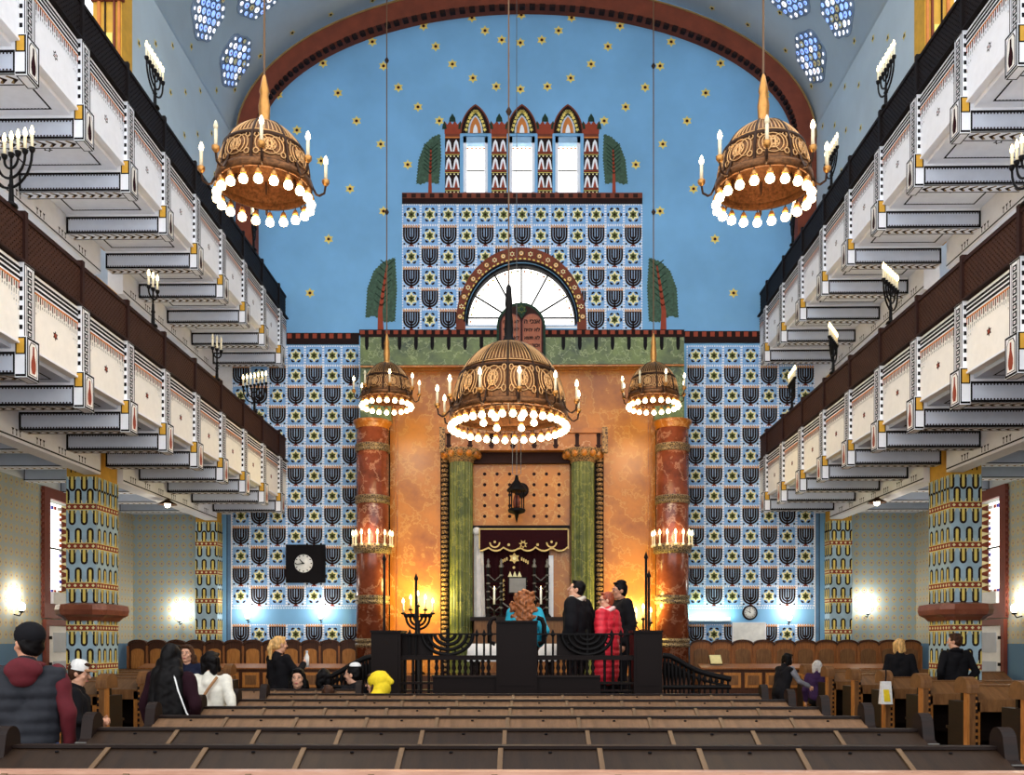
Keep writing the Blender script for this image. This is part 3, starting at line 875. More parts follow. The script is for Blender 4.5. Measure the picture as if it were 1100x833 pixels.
# ------------------------------------------------------------------ galleries
SP = 1.3; YL = 20.4; NM = 13
def gal_parts(sd, dark):
    T = lambda u, y, z: Vector((sd * u, y, z))
    def tbox(m, u0, u1, y0, y1, z0, z1, mm): m.box(sd * u0, sd * u1, y0, y1, z0, z1, mm)
    out = {}
    face = lambda u0: (lambda y, z, h: T(u0 - h, y, z))          # nave side
    front = lambda y0: (lambda u, z, h: T(u, y0 - h, z))         # side turned to the entrance
    under = lambda z0: (lambda u, y, h: T(u, y, z0 - h))
    # parapet panels: full bay and the short one at the back wall
    for key, L in (('panel', SP), ('short', .6)):
        m = MB(); ye = L - .11 if key == 'panel' else L
        tbox(m, 0, .09, .11, ye, -.88, -.0, 'white' if dark else 'cream')
        P = Paint(m, face(0), .002)
        P.rect(.11, ye, -.20, -.01, 'white', 1)
        for z in (-.035, -.085, -.14): P.rect(.11, ye, z - .033, z, 'black', 2)
        P.rect(.11, ye, -.215, -.192, 'orange', 2)
        n = round((ye - .11) / .045)
        for k in range(n):
            y = .125 + k * .045
            P.rect(y, y + .021, -.30 + (.02 if k % 2 else 0), -.215, ('ink', 'redp')[k % 2], 2)
            P.rect(y + .003, y + .013, -.34, -.31, 'black', 2)
            e = min(k, n - 1 - k)
            if e < 6:
                for j in range(max(0, 5 - e)): P.rect(y + .003, y + .011, -.36 - j * .04, -.335 - j * .04, 'grey' if j % 2 else 'black', 2)
        if key == 'panel':
            yc = SP / 2
            P.star(yc, -.54, .06, 'ink', 1); P.star(yc, -.54, .036, 'white' if dark else 'redp', 2); P.star(yc, -.54, .018, 'redp', 3)
        tbox(m, -.015, .0, .11, ye, -.88, -.855, 'white')
        out[key] = m.data('panel')
    m = MB()                                                      # post
    tbox(m, -.05, .1, -.11, .11, -.82, .015, 'white')
    P = Paint(m, face(-.05), .002)
    P.frame(-.108, .108, -.81, .01, .018, 'black', 1)
    P.rect(-.064, -.054, -.79, -.01, 'black', 1); P.rect(.054, .064, -.79, -.01, 'black', 1)
    for k in range(9):
        z = -.075 - k * .084
        P.rect(-.044, .044, z - .036, z + .036, 'black', 1); P.rect(-.020, .020, z - .016, z + .016, 'white', 2); P.disc(0, z, .008, 'redp', 3, 6)
    P = Paint(m, front(-.11), .002)
    for k in range(7): P.rect(-.035, .01, -.09 - k * .105, -.04 - k * .105, 'black', 1)
    P.rect(.03, .04, -.80, 0, 'black', 1)
    out['post'] = m.data('post')
    m = MB()                                                      # ceiling beam
    tbox(m, 0.04, 1.46, -.11, .11, -1.22, -.86, 'white')
    P = Paint(m, front(-.11), .002)
    P.rect(.06, 1.45, -1.20, -.985, 'grey', 1)
    P.frame(.04, 1.46, -1.22, -.965, .03, 'black', 2)
    for k in range(34):
        u = .085 + k * .04; P.rect(u, u + .02, -1.19, -1.172, 'ink', 3); P.rect(u, u + .018, -1.013, -.996, 'ink', 3)
    P = Paint(m, under(-1.22), .002)
    P.rect(0.04, 1.45, -.105, -.085, 'black', 1); P.rect(0.04, 1.45, .085, .105, 'black', 1)
    for k in range(11):
        u = .07 + k * .125
        P.poly([(u, 0), (u + .09, -.075), (u + .12, -.06), (u + .06, 0), (u + .12, .06), (u + .09, .075)], 'tan', 1)
        P.poly([(u + .0, 0), (u + .085, -.07), (u + .055, 0), (u + .085, .07)], 'ink', 2)
    out['beam'] = m.data('beam')
    m = MB()                                                      # painted beam end
    tbox(m, -.09, .04, -.13, .13, -1.25, -.80, 'white')
    P = Paint(m, face(-.09), .002)
    P.frame(-.125, .125, -1.245, -.805, .024, 'black', 1)
    P.poly([(-.085, -1.21), (.085, -1.21), (.085, -.90), (.045, -.84), (-.045, -.84), (-.085, -.90)], 'ink', 1)
    P.poly([(-.073, -1.2), (.073, -1.2), (.073, -.905), (.04, -.852), (-.04, -.852), (-.073, -.905)], 'cream', 2)
    P.poly([(-.016, -.88), (.016, -.88), (.02, -.97), (.048, -1.06), (.05, -1.12), (.03, -1.18), (-.03, -1.18), (-.05, -1.12), (-.048, -1.06), (-.02, -.97)], 'redp' if not dark else 'velvet', 3)
    P = Paint(m, front(-.13), .002)
    P.rect(-.085, .035, -1.0, -.81, 'black', 1); P.rect(-.065, .02, -.985, -.825, 'gold', 2)
    P.rect(-.085, -.07, -1.24, -1.0, 'black', 1)
    P.rect(-.085, .035, -1.24, -1.215, 'black', 1)
    P = Paint(m, under(-1.25), .002)
    P.frame(-.085, .035, -.12, .12, .014, 'black', 1)
    out['beam_end'] = m.data('beam_end')
    for key, L in (('soffit', SP), ('soffit_short', .6)):
        m = MB(); ye = L - .11 if key == 'soffit' else L
        tbox(m, .09, 1.46, .11, ye, -.93, -.88, 'white' if dark else 'grey')  # lower soffit is greyed, the dimmer light on its underside painted in
        P = Paint(m, under(-.93), .002)
        y0, y1 = .24, ye - .13
        P.frame(.25, 1.30, y0, y1, .024, 'black', 1)
        for k in range(24): P.rect(.265 + k * .043, .285 + k * .043, y0 + .014, y0 + .03, 'black', 1); P.rect(.265 + k * .043, .285 + k * .043, y1 - .03, y1 - .014, 'black', 1)
        if key == 'soffit': P.star(.78, SP / 2, .07, 'ink', 1); P.star(.78, SP / 2, .035, 'white', 2)
        out[key] = m.data('soffit')
    rm = 'lattice_b' if dark else 'darkb'
    lm = 'lattice_b' if dark else 'lattice'                       # woven lattice above the parapet
    for key, L in (('grille', SP), ('grille_short', .6)):
        m = MB(); H = .50; p = .07; y0 = .0; y1 = L
        n = int((y1 - y0 + H) / p)
        for k in range(n + 1):
            for dr in (1, -1):
                a = y0 - H + k * p if dr > 0 else y0 + k * p
                ya, za = (a, 0) if dr > 0 else (a, 0)
                yb, zb = (a + H, H) if dr > 0 else (a - H, H)
                lo, hi = min(ya, yb), max(ya, yb)
                if hi <= y0 or lo >= y1: continue
                def cl(y): return za + (y - ya) * dr
                s_, e_ = max(lo, y0), min(hi, y1)
                q0 = Vector((0, s_, cl(s_))); q1 = Vector((0, e_, cl(e_)))
                d = (q1 - q0)
                if d.length < .02: continue
                w = Vector((0, -d.z, d.y)).normalized() * .0145
                x0 = .012 if dr > 0 else .0125
                m.hexa([T(x0, *(q0 - w)[1:]), T(x0, *(q1 - w)[1:]), T(x0 + .012, *(q1 - w)[1:]), T(x0 + .012, *(q0 - w)[1:]),
                        T(x0, *(q0 + w)[1:]), T(x0, *(q1 + w)[1:]), T(x0 + .012, *(q1 + w)[1:]), T(x0 + .012, *(q0 + w)[1:])], lm)
        tbox(m, -.005, .05, y0, y1, H - .02, H + .03, rm); tbox(m, -.005, .05, y0, y1, -.01, .03, rm)
        out[key] = m.data('lattice_grille')
    m = MB(); tbox(m, -.02, .07, -.03, .03, 0, .58, rm); out['gpost'] = m.data('lattice_post')
    m = MB()                                                      # aisle ceiling beam
    tbox(m, 1.76, 3.55, -.11, .11, -1.22, -.86, 'white')
    P = Paint(m, front(-.11), .002); P.rect(1.78, 3.54, -1.20, -.985, 'grey', 1); P.frame(1.77, 3.55, -1.21, -.975, .016, 'black', 2)
    P = Paint(m, under(-1.22), .002)
    for k in range(14):
        u = 1.8 + k * .125; P.poly([(u, 0), (u + .09, -.075), (u + .06, 0), (u + .09, .075)], 'tan', 1)
    out['aisle_beam'] = m.data('aisle_beam')
    return out

def gallery(sd, zt, dark, label):
    pt = gal_parts(sd, dark)
    t = thing('gallery', label, 'gallery', (sd * XP, 0, zt))
    Yn = YL - SP * (NM - 1)
    for k in range(NM):
        y = YL - SP * k
        put('parapet_panel', pt['panel' if k else 'short'], t, (0, y, 0))
        put('parapet_post', pt['post'], t, (0, y, 0))
        bm_ = put('ceiling_beam', pt['beam'], t, (0, y, 0))
        put('beam_end', pt['beam_end'], bm_)
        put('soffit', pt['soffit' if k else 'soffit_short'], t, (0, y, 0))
        put('lattice_grille', pt['grille' if k else 'grille_short'], t, (0, y, .035))
        put('lattice_post', pt['gpost'], t, (0, y, .035))
        if not dark: put('aisle_beam', pt['aisle_beam'], t, (0, y, 0))
    m = MB(); m.box(sd * -.06, sd * .11, Yn - .2, 21, .016, .04, 'lattice_b' if dark else 'darkb'); m.build('ledge', t)
    m = MB()
    m.box(sd * .09, sd * (1.25 if dark else 3.55), Yn - .2, 21, -.855, -.78, 'white')
    if not dark: m.box(sd * 1.46, sd * 3.55, Yn - .2, 21, -.94, -.88, 'aisle_sky')
    m.build('floor_slab', t)
    m = MB()
    u0, u1 = 1.47, 1.74
    spans = [(Yn - .2, 14.93), (15.77, 20.6)] if True else []
    for a, b_ in spans: m.box(sd * u0, sd * u1, a, b_, -1.38, -.80, 'white')
    P = Paint(m, lambda y, z, h: Vector((sd * (u0 - h), y, z)), .003)
    for a, b_ in spans:
        P.rect(a, b_, -1.34, -1.318, 'black', 1)
        y = a + .3
        while y < b_ - .2:
            for j in range(3): P.poly([(y + j * .09, -1.30), (y + j * .09 + .025, -1.30), (y + j * .09 + .012, -1.2)], 'black', 1); P.poly([(y + j * .09 - .02, -1.21), (y + j * .09 + .045, -1.21), (y + j * .09 + .012, -1.255)], 'black', 1)
            y += .62
    m.build('edge_beam', t)
    return t
ZU, ZL = 8.99, 5.69
gallery(-1, ZU, True, 'upper gallery on the left wall with black lattice and white painted parapet')
gallery(1, ZU, True, 'upper gallery on the right wall with black lattice and white painted parapet')
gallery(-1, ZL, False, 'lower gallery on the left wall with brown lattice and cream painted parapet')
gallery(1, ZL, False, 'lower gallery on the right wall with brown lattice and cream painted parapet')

# ------------------------------------------------------------------ seven-armed lamps on the gallery rails
def rail_lamp(x, y, z, rot, label, lit=True, n=7, sc_=1.0):
    t = thing('menorah_lamp', label, 'lamp', (x, y, z), rot, 'branched lamps on the gallery rails')
    m = MB(); m.tube([(0, 0, 0), (0, 0, .34)], [.03, .018], 'iron', 8); m.lathe([(.0, 0), (.07, 0), (.06, .03), (.02, .06), (.02, .2), (.035, .22), (.02, .25)], (0, 0, 0), 'iron', 10)
    m.build('stem', t)
    cup = MB(); cup.lathe([(0.0, -.03), (.012, -.03), (.03, .0), (.034, .03), (.0, .03)], (0, 0, 0), 'iron', 8); cupd = cup.data('cup')
    can = MB(); can.lathe([(0, 0), (.017, 0), (.016, .17), (0, .17)], (0, 0, 0), 'wax', 8); cand = can.data('candle')
    fl = MB(); fl.lathe([(.002, .165), (.017, .18), (.022, .205), (.014, .24), (.002, .27)], (0, 0, 0), 'flame' if lit else 'wax', 8); fld = fl.data('flame')
    h = n // 2
    for k in range(1, h + 1):
        r = .1 * k
        m = MB(); m.tube([(r * math.cos(a), 0, .52 - r * 1.0 + r - r * abs(math.sin(a)) * 1.05) for a in [PI * j / 14 for j in range(15)]], .014, 'iron', 6)
        m.build('arm', t)
    m = MB(); m.tube([(0, 0, .3), (0, 0, .52)], .014, 'iron', 6); m.build('arm', t)
    for k in range(-h, h + 1):
        c = put('candle', cand, t, (.1 * k, 0, .55)); put('cup', cupd, c, (0, 0, 0)); put('flame', fld, c, (0, 0, 0))
    if sc_ != 1: t.scale = (sc_,) * 3
    return t
def rl(px, sd, zt, rot, label, **k):
    # on the rail: the depth follows from where the photo's column crosses the parapet plane
    d = FW + RT * ((px - 550) / F)
    Y = (sd * (XP - .03) - CAM.x) / d.x * d.y
    return rail_lamp(sd * (XP + .02), Y, zt + .56, rot, label, **k)
rail = lambda px, sd, up, deg, label, **k: rl(px, sd, ZU if up else ZL, math.radians(deg), label, **k)
rail(170, -1, 1, 90, 'branched candle lamp on the upper left gallery rail, beside the front left brass chandelier')
rail(275, -1, 1, 100, 'branched candle lamp on the upper left gallery rail near the brown arch')
rail(17, -1, 0, -20, 'branched candle lamp on the lower left gallery rail at the edge of the photo')
rail(168, -1, 0, 75, 'narrow candle lamp on the lower left gallery rail midway along', n=3)
rail(236, -1, 0, 62, 'unlit dark branched lamp on the lower left gallery rail', lit=False, n=3)
rail(276, -1, 0, -25, 'branched candle lamp on the lower left gallery rail against the tiled wall')
rail(948, 1, 1, 90, 'branched candle lamp on the upper right gallery rail, nearest the camera')
rail(890, 1, 1, 90, 'branched candle lamp on the upper right gallery rail beside the right brass chandelier')
rail(849, 1, 1, 80, 'branched candle lamp on the upper right gallery rail near the brown arch')
rail(1098, 1, 0, 90, 'branched candle lamp on the lower right gallery rail at the edge of the photo')
rail(953, 1, 0, 50, 'branched candle lamp on the lower right gallery rail with a wide spread of arms')
rail(892, 1, 0, 60, 'branched candle lamp on the lower right gallery rail in front of the upper gallery beams')
rail(848, 1, 0, 85, 'branched candle lamp on the lower right gallery rail against the tiled wall')

# ------------------------------------------------------------------ chandeliers
def chandelier(x, y, zr, r, hdome, nb, na, label, ztop, knots=(), ribs=8, cone=.5, rot=0, inner=0, conem='brassp', ac=1.35, rodr=.012):
    t = thing('chandelier', label, 'chandelier', (x, y, zr), rot, 'brass dome chandeliers')
    pr = [(r * math.cos(a), hdome * math.sin(a) + .05) for a in [PI / 2 * k / 12 * .96 for k in range(13)]]
    m = MB(); m.lathe(pr, (0, 0, 0), 'brass', 48); m.lathe([(q * .985, z - .01) for q, z in pr], (0, 0, 0), 'brass', 48); m.build('dome', t)
    m = MB(); m.lathe([(r * 1.0, -.03), (r * 1.05, -.03), (r * 1.06, .05), (r * 1.02, .07), (r, .05), (r, -.03)], (0, 0, 0), 'brass', 48)
    zz = hdome * .5 + .05; rr = r * math.cos(math.asin(.5)) ; m.lathe([(rr, zz - .02), (rr + .02, zz - .02), (rr + .02, zz + .02), (rr - .02, zz + .03)], (0, 0, 0), 'bronze', 48)
    m.build('rim', t)
    m = MB(); m.tube([(p[0] * 1.012, 0, p[1] + .005) for p in pr], .016, 'bronze', 6); ribd = m.data('rib')
    for k in range(ribs): put('rib', ribd, t, None, 2 * PI * k / ribs)
    def ds(phi, t, off=1.012): return Vector((r * math.cos(t) * off * math.cos(phi), r * math.cos(t) * off * math.sin(phi), hdome * math.sin(t) * off + .05))
    dp_ = 2 * PI / ribs; og = MB(); tr = .0075 if r < .6 else .009
    def ring(pc, tc, a, b_, n=16): og.tube([ds(pc + a * math.cos(2 * PI * j / n), tc + b_ * math.sin(2 * PI * j / n)) for j in range(n + 1)], tr, 'brassr', 5, cap=False)
    pc = dp_ / 2
    ring(pc, .29, dp_ * .30, .19, 20); ring(pc, .29, dp_ * .18, .115); ring(pc, .29, dp_ * .07, .045, 10)
    for q in (-1, 1):
        ring(pc + q * dp_ * .22, .29, dp_ * .18, .17); ring(pc + q * dp_ * .37, .13, dp_ * .07, .05, 10); ring(pc + q * dp_ * .37, .45, dp_ * .07, .05, 10)
    for j in range(6):
        a0, a1 = PI / 2 + 2 * PI * j / 3 + (0 if j < 3 else PI / 3), PI / 2 + 2 * PI * (j + 1) / 3 + (0 if j < 3 else PI / 3)
        og.tube([ds(pc + dp_ * .18 * (math.cos(a0) * (1 - f) + math.cos(a1) * f), .29 + .115 * (math.sin(a0) * (1 - f) + math.sin(a1) * f)) for f in (0, .25, .5, .75, 1)], tr, 'brassr', 5)
    for j in range(7):
        ph = dp_ * (j + .5) / 7
        og.tube([ds(ph, t_) for t_ in (.62, .75, .9, 1.05, 1.18)], tr, 'brassr', 5)
    for t_ in (.60, 1.2): og.tube([ds(dp_ * j / 6, t_) for j in range(7)], tr, 'brassr', 5)
    ogd = og.data('pierced_ornament')
    for k in range(ribs): put('pierced_ornament', ogd, t, None, 2 * PI * k / ribs)
    zt = hdome + .05
    m = MB(); m.lathe([(r * .16, zt - .03), (r * .2, zt), (r * .12, zt + .04), (.06, zt + .1), (.065, zt + .2), (.045, zt + cone * .6), (.055, zt + cone * .66), (.036 if inner else .022, zt + cone * .95), (.012, zt + cone)], (0, 0, 0), conem, 16); m.build('finial', t)
    m = MB(); m.tube([(0, 0, zt + cone - .02), (0, 0, ztop - zr)], rodr, 'rodm', 6)
    for z in knots: m.lathe([(.014, z - zr - .06), (.045, z - zr), (.014, z - zr + .06)], (0, 0, 0), 'bronze', 10)
    m.build('hanging_rod', t)
    # ring of hanging bulbs
    so = MB(); so.tube([(0, 0, .02), (0, 0, -.05)], .006, 'bronze', 6); so.lathe([(.004, -.045), (.02, -.05), (.036, -.09), (.03, -.115), (.0, -.115)], (0, 0, 0), 'brassp', 10); sod = so.data('bulb_socket')
    bu = MB(); bu.lathe([(.012, -.11), (.034, -.125), (.05, -.158), (.042, -.19), (.016, -.205), (.001, -.21)], (0, 0, 0), 'bulb', 10); bud = bu.data('bulb')
    for k in range(nb):
        a = 2 * PI * (k + .5) / nb
        s_ = put('bulb_socket', sod, t, (r * 1.03 * math.cos(a), r * 1.03 * math.sin(a), -.01)); put('bulb', bud, s_)
    for k in range(inner):
        a = 2 * PI * k / inner
        s_ = put('bulb_socket', sod, t, (r * .45 * math.cos(a), r * .45 * math.sin(a), .06)); put('bulb', bud, s_)
    if inner:
        m = MB(); m.tube([(r * .45 * math.cos(2 * PI * k / 24), r * .45 * math.sin(2 * PI * k / 24), .08) for k in range(25)], .012, 'bronze', 6, cap=False)
        for k in range(4): m.tube([(0, 0, .08), (r * math.cos(k * PI / 2), r * math.sin(k * PI / 2), .08)], .01, 'bronze', 6)
        m.build('inner_ring', t)
    # outer candle arms
    e = r * ac
    ar = MB(); ar.tube([(r * .9, 0, hdome * .42), (r * 1.0, 0, hdome * .2), (r * 1.06, 0, .04), (r * 1.14, 0, -.035), (e - .07, 0, -.045), (e - .015, 0, -.01), (e, 0, .08)], .013, 'bronze', 6); ard = ar.data('candle_arm')
    cu = MB(); cu.lathe([(.0, .06), (.015, .07), (.04, .1), (.042, .135), (.0, .135)], (e, 0, 0), 'brassp', 10)
    cud = cu.data('candle_cup')
    ca = MB(); ca.lathe([(.0, .13), (.019, .13), (.018, .31), (0, .31)], (e, 0, 0), 'wax', 8); cad = ca.data('candle')
    def fl(mm):
        f_ = MB(); f_.lathe([(.004, .305), (.022, .325), (.026, .35), (.014, .39), (.001, .41)], (e, 0, 0), mm, 8); return f_.data('candle_bulb')
    f1, f0 = fl('bulb'), fl('wax')
    for k in range(na):
        a_ = put('candle_arm', ard, t, None, 2 * PI * (k + .3) / na)
        put('candle_cup', cud, a_); put('candle', cad, a_); put('candle_bulb', f0 if (k == na // 2 + 1 and not inner) else f1, a_)
    L = bpy.data.lights.new('chandelier_light', 'POINT'); L.energy = LAMP * (2.0 if inner else 1.0); L.color = (1, .78, .52); L.shadow_soft_size = r * .8
    lo = put('light', L, t, (0, 0, -.45))
    return t
LAMP = 42
WORLD = 2.0
def chan(px, py, Y, *a, **k):
    p = at(px, py, Y); return chandelier(p.x, p.y, p.z, *a, **k)
chan(284, 200, 10, .49, .62, 20, 8, 'front left brass dome chandelier hanging in front of the upper gallery', 16.6, cone=.55)
chan(820, 200, 10, .49, .62, 20, 8, 'front right brass dome chandelier hanging in front of the upper gallery', 16.6, cone=.55, rot=.35)
chan(415.5, 428, 18.5, .49, .66, 20, 8, 'small-looking far chandelier before the left red marble column', 16.4, cone=.6, knots=(at(416, 65, 18.5).z, at(416, 228, 18.5).z))
chan(702, 428, 18.5, .49, .66, 20, 8, 'small-looking far chandelier before the right red marble column', 16.4, cone=.6, knots=(at(702, 71, 18.5).z, at(702, 228, 18.5).z))
chan(546.5, 447, 13, .80, .98, 36, 12, 'largest brass dome chandelier hanging in the middle over the reading platform', 14.6, ribs=12, cone=.85, inner=6, knots=(at(546, 120, 13).z,), conem='iron', ac=1.27)
# ------------------------------------------------------------------ ark wall
def pxb(m, x0, y0, x1, y1, Yf, Yb, mm):
    """solid box whose front face at depth Yf fills the photo rectangle"""
    a = at(x0, y1, Yf); b = at(x1, y0, Yf); m.box(a.x, b.x, Yf, Yb, a.z, b.z, mm)
def PP(m, Y, step=.003):
    def fn(x, y, h):
        p = at(x, y, Y); p.y -= h; return p
    return Paint(m, fn, step)

ark = thing('torah_ark', 'tall orange marble ark wall with green frieze and green-columned portal', 'ark', (0, 20.6, 0))
def arkpart(m, name, parent=None):
    return m.build(name, parent or ark, (0, -20.6, 0) if (parent or ark) is ark else None)
m = MB()
pxb(m, 419, 393, 704, 770, 20.6, 20.98, 'orange_m'); pxb(m, 390, 452, 419, 770, 20.75, 20.98, 'bimah'); pxb(m, 704, 452, 733, 770, 20.75, 20.98, 'bimah')
pxb(m, 419, 393, 704, 398, 20.52, 20.6, 'orange_m')
for x0, x1 in ((419, 424), (699, 704)): pxb(m, x0, 393, x1, 770, 20.54, 20.6, 'orange_d')
for x0, x1 in ((426, 427.3), (696, 697.3)): pxb(m, x0, 402, x1, 690, 20.575, 20.6, 'orange_d')
arkpart(m, 'marble_wall')
m = MB()
pxb(m, 387, 360, 735, 392.5, 20.3, 20.98, 'green_m'); pxb(m, 387, 392.5, 420, 453, 20.32, 20.98, 'green_m'); pxb(m, 703, 392.5, 735, 453, 20.32, 20.98, 'green_m')
P = PP(m, 20.3)
for k in range(20):
    x = 394 + k * 17.6
    if 528 < x < 590: continue
    P.rect(x - 2, x + 2, 361, 372, 'black', 1); P.poly([(x - 2, 372), (x + 2, 372), (x + 1, 376), (x - 1, 376)], 'black', 1)
P.rect(387, 735, 360, 362.5, 'ink', 2)
pxb(m, 387, 391.5, 735, 394.5, 20.26, 20.34, 'orange_d')
arkpart(m, 'green_frieze')
m = MB()                                               # entablature of the portal
pxb(m, 476, 465, 649, 484, 20.05, 20.6, 'orange_d'); pxb(m, 472, 459.5, 653, 465.5, 19.98, 20.6, 'orange_d')
pxb(m, 483, 484, 641, 498, 20.3, 20.6, 'darkb')  # dark strip painting the shadow below the entablature
P = PP(m, 20.05)
for k in range(8):
    x = 482 + k * 23
    P.rect(x - 2, x + 2, 466, 478, 'darkb', 1); P.poly([(x - 3.4, 478), (x + 3.4, 478), (x + 1.5, 482), (x - 1.5, 482)], 'darkb', 1)
    P.disc(x, 468, 2.6, 'ink', 2, 8)
for x0, x1 in ((472, 478), (647, 653)): pxb(m, x0, 459, x1, 486, 19.95, 20.1, 'carved')
arkpart(m, 'entablature')
m = MB(); pxb(m, 508, 498, 612, 566, 20.42, 20.6, 'orange_m'); P = PP(m, 20.42)
for yy in (509.5, 521, 532, 543.5, 555):
    for xx in (520.7, 534, 547.5, 573.7, 587, 600.5): P.disc(xx, yy, 1.9, 'ink', 1, 8)
pxb(m, 508, 564.5, 612, 568, 20.36, 20.6, 'bimah'); pxb(m, 592, 568, 612, 690, 20.5, 20.6, 'orange_m')
arkpart(m, 'dotted_panel')
m = MB(); c = at(560, 527, 20.40)
m.lathe([(.0, 0), (.165, 0), (.165, .03), (.14, .045), (.0, .03)], (0, 0, 0), 'bimah', 24); m.xf(Matrix.Translation(c) @ Matrix.Rotation(PI / 2, 4, 'X'))
P = PP(m, 20.365, .002); P.star(560, 527, 5.2, 'goldcloth', 1, .58); P.star(560, 527, 3.2, 'bimah', 2, .58)
arkpart(m, 'star_medallion')
for x0, x1 in ((473, 482.5), (639.5, 648.5)):          # twisted dark shafts beside the portal
    a = at((x0 + x1) / 2, 690, 20.3); z1 = at(0, 484, 20.3).z
    m = MB(); m.box(a.x - .1, a.x + .1, 20.36, 20.6, 0, z1, 'bimah')
    for k in range(46):
        z = .9 + k * (z1 - 1.0) / 46
        m.lathe([(.06, z), (.085, z + .035), (.06, z + .07)], (a.x, 20.3, 0), 'carved', 10)
    arkpart(m, 'twisted_shaft')
for xc in (495.5, 626):                                 # green fluted columns
    a = at(xc, 690, 20.25); z1 = at(xc, 497, 20.25).z; r = .255
    m = MB(); N = 20
    ring = []
    for k in range(N * 4):
        w = 2 * PI * k / (N * 4); rr = r * (1 if k % 4 in (0, 1) else .93); ring.append((rr * math.cos(w), rr * math.sin(w)))
    m.prism([(a.x + x, 20.25 + y, .0) for x, y in ring], (0, 0, z1), 'greencol')
    arkpart(m, 'green_column')
    m = MB(); z2 = at(xc, 484.5, 20.25).z
    m.lathe([(r, z1 - .02), (r * 1.1, z1), (r * 1.05, z1 + .04), (r * 1.45, z1 + .1), (r * 1.72, z2 - .05), (r * 1.72, z2)], (a.x, 20.25, 0), 'carved', 24)
    for k in range(12):
        w = 2 * PI * k / 12
        m.ell((a.x + r * 1.5 * math.cos(w), 20.25 + r * 1.5 * math.sin(w), (z1 + z2) / 2 + .02), (.075, .075, .085), 'orange_d', 8, 6)
    arkpart(m, 'column_capital')
m = MB(); pxb(m, 509.5, 664, 611, 692, 19.7, 20.6, 'pew_mid'); pxb(m, 505, 663, 615, 667, 19.66, 20.6, 'pew_dark'); arkpart(m, 'sill_bench')
m = MB(); a = at(380, 690, 18.9); b_ = at(742, 690, 18.9); m.box(a.x, b_.x, 18.9, 20.98, 0, .85, 'stall_d'); m.box(a.x + .3, b_.x - .3, 18.5, 18.9, 0, .55, 'stall_d'); arkpart(m, 'platform')

# stone tablets over the ark
t = thing('tablets_of_the_law', 'dark arched frame with two red-brown inscribed tablets on top of the ark', 'sculpture', at(559.5, 385, 20.2))
B = Vector(t.location)
def arch(xl, xr, yb, yt, n=14):
    xc = (xl + xr) / 2; w = (xr - xl) / 2; rise = min(w, yb - yt)
    return [(xl, yb), (xr, yb)] + [(xc + w * math.cos(PI * k / n), yt + rise - rise * math.sin(PI * k / n)) for k in range(n + 1)]
def slab(m, pts, Y, d, mm):
    m.prism([at(x, y, Y) - B for x, y in pts][::-1], (0, d, 0), mm)
m = MB(); slab(m, arch(533.5, 586, 392, 325), 20.2, .16, 'leafd'); slab(m, arch(536, 583.5, 392, 328), 20.17, .05, 'darkb'); slab(m, [(557, 327.5), (563.5, 327.5), (566, 334), (560.3, 342), (554.6, 334)], 20.14, .05, 'leafd')
P = Paint(m, lambda x, y, h: at(x, y, 20.14) - B + Vector((0, -h, 0)), .004); P.star(560.4, 332.5, 5, 'olive', 1); P.star(560.4, 332.5, 3.5, 'leafd', 2)
m.build('frame', t)
HEB = (('\u05d0\u05e0\u05db\u05d9 \u05d4', '\u05dc\u05d0 \u05d9\u05d4\u05d9\u05d4', '\u05dc\u05d0 \u05ea\u05e9\u05d0', '\u05d6\u05db\u05d5\u05e8 \u05d0\u05ea', '\u05db\u05d1\u05d3 \u05d0\u05ea'),
       ('\u05dc\u05d0 \u05ea\u05e8\u05e6\u05d7', '\u05dc\u05d0 \u05ea\u05e0\u05d0\u05e3', '\u05dc\u05d0 \u05ea\u05d2\u05e0\u05d1', '\u05dc\u05d0 \u05ea\u05e2\u05e0\u05d4', '\u05dc\u05d0 \u05ea\u05d7\u05de\u05d3'))
def letters(text, px, py, Y, hpx, mm, parent, base, wmax):
    cu = bpy.data.curves.new('text', 'FONT'); cu.body = text[::-1]; cu.align_x = 'CENTER'; cu.align_y = 'CENTER'; cu.extrude = .004; cu.offset = .03
    o = bpy.data.objects.new('tmp', cu); C.objects.link(o)
    dg = bpy.context.evaluated_depsgraph_get(); dg.update()
    me = bpy.data.meshes.new_from_object(o.evaluated_get(dg)); bpy.data.objects.remove(o)
    if not me.vertices: return None
    xs = [v.co.x for v in me.vertices]; ys = [v.co.y for v in me.vertices]
    s_ = min(hpx * Y / F / max(1e-3, max(ys) - min(ys)), wmax * Y / F / max(1e-3, max(xs) - min(xs)))
    xm, ym = (max(xs) + min(xs)) / 2, (max(ys) + min(ys)) / 2
    c = at(px, py, Y) - base
    for v in me.vertices:
        x, y, z = v.co; v.co = (c.x + (x - xm) * s_, c.y - z * s_, c.z + (y - ym) * s_)
    me.materials.clear(); me.materials.append(M[mm])
    return put('inscription', me, parent)
for j, (xl, xr) in enumerate(((561, 582), (538.5, 559.5))):
    m = MB(); slab(m, arch(xl, xr, 391, 337), 20.13, .05, 'redframe'); slab(m, arch(xl + 1, xr - 1, 390, 338), 20.11, .03, 'tabletm')
    tb = m.build('tablet', t)
    for k in range(5): letters(HEB[j][k], (xl + xr) / 2, 345.5 + k * 8.6, 20.10, 5.6, 'black', tb, B, 17)

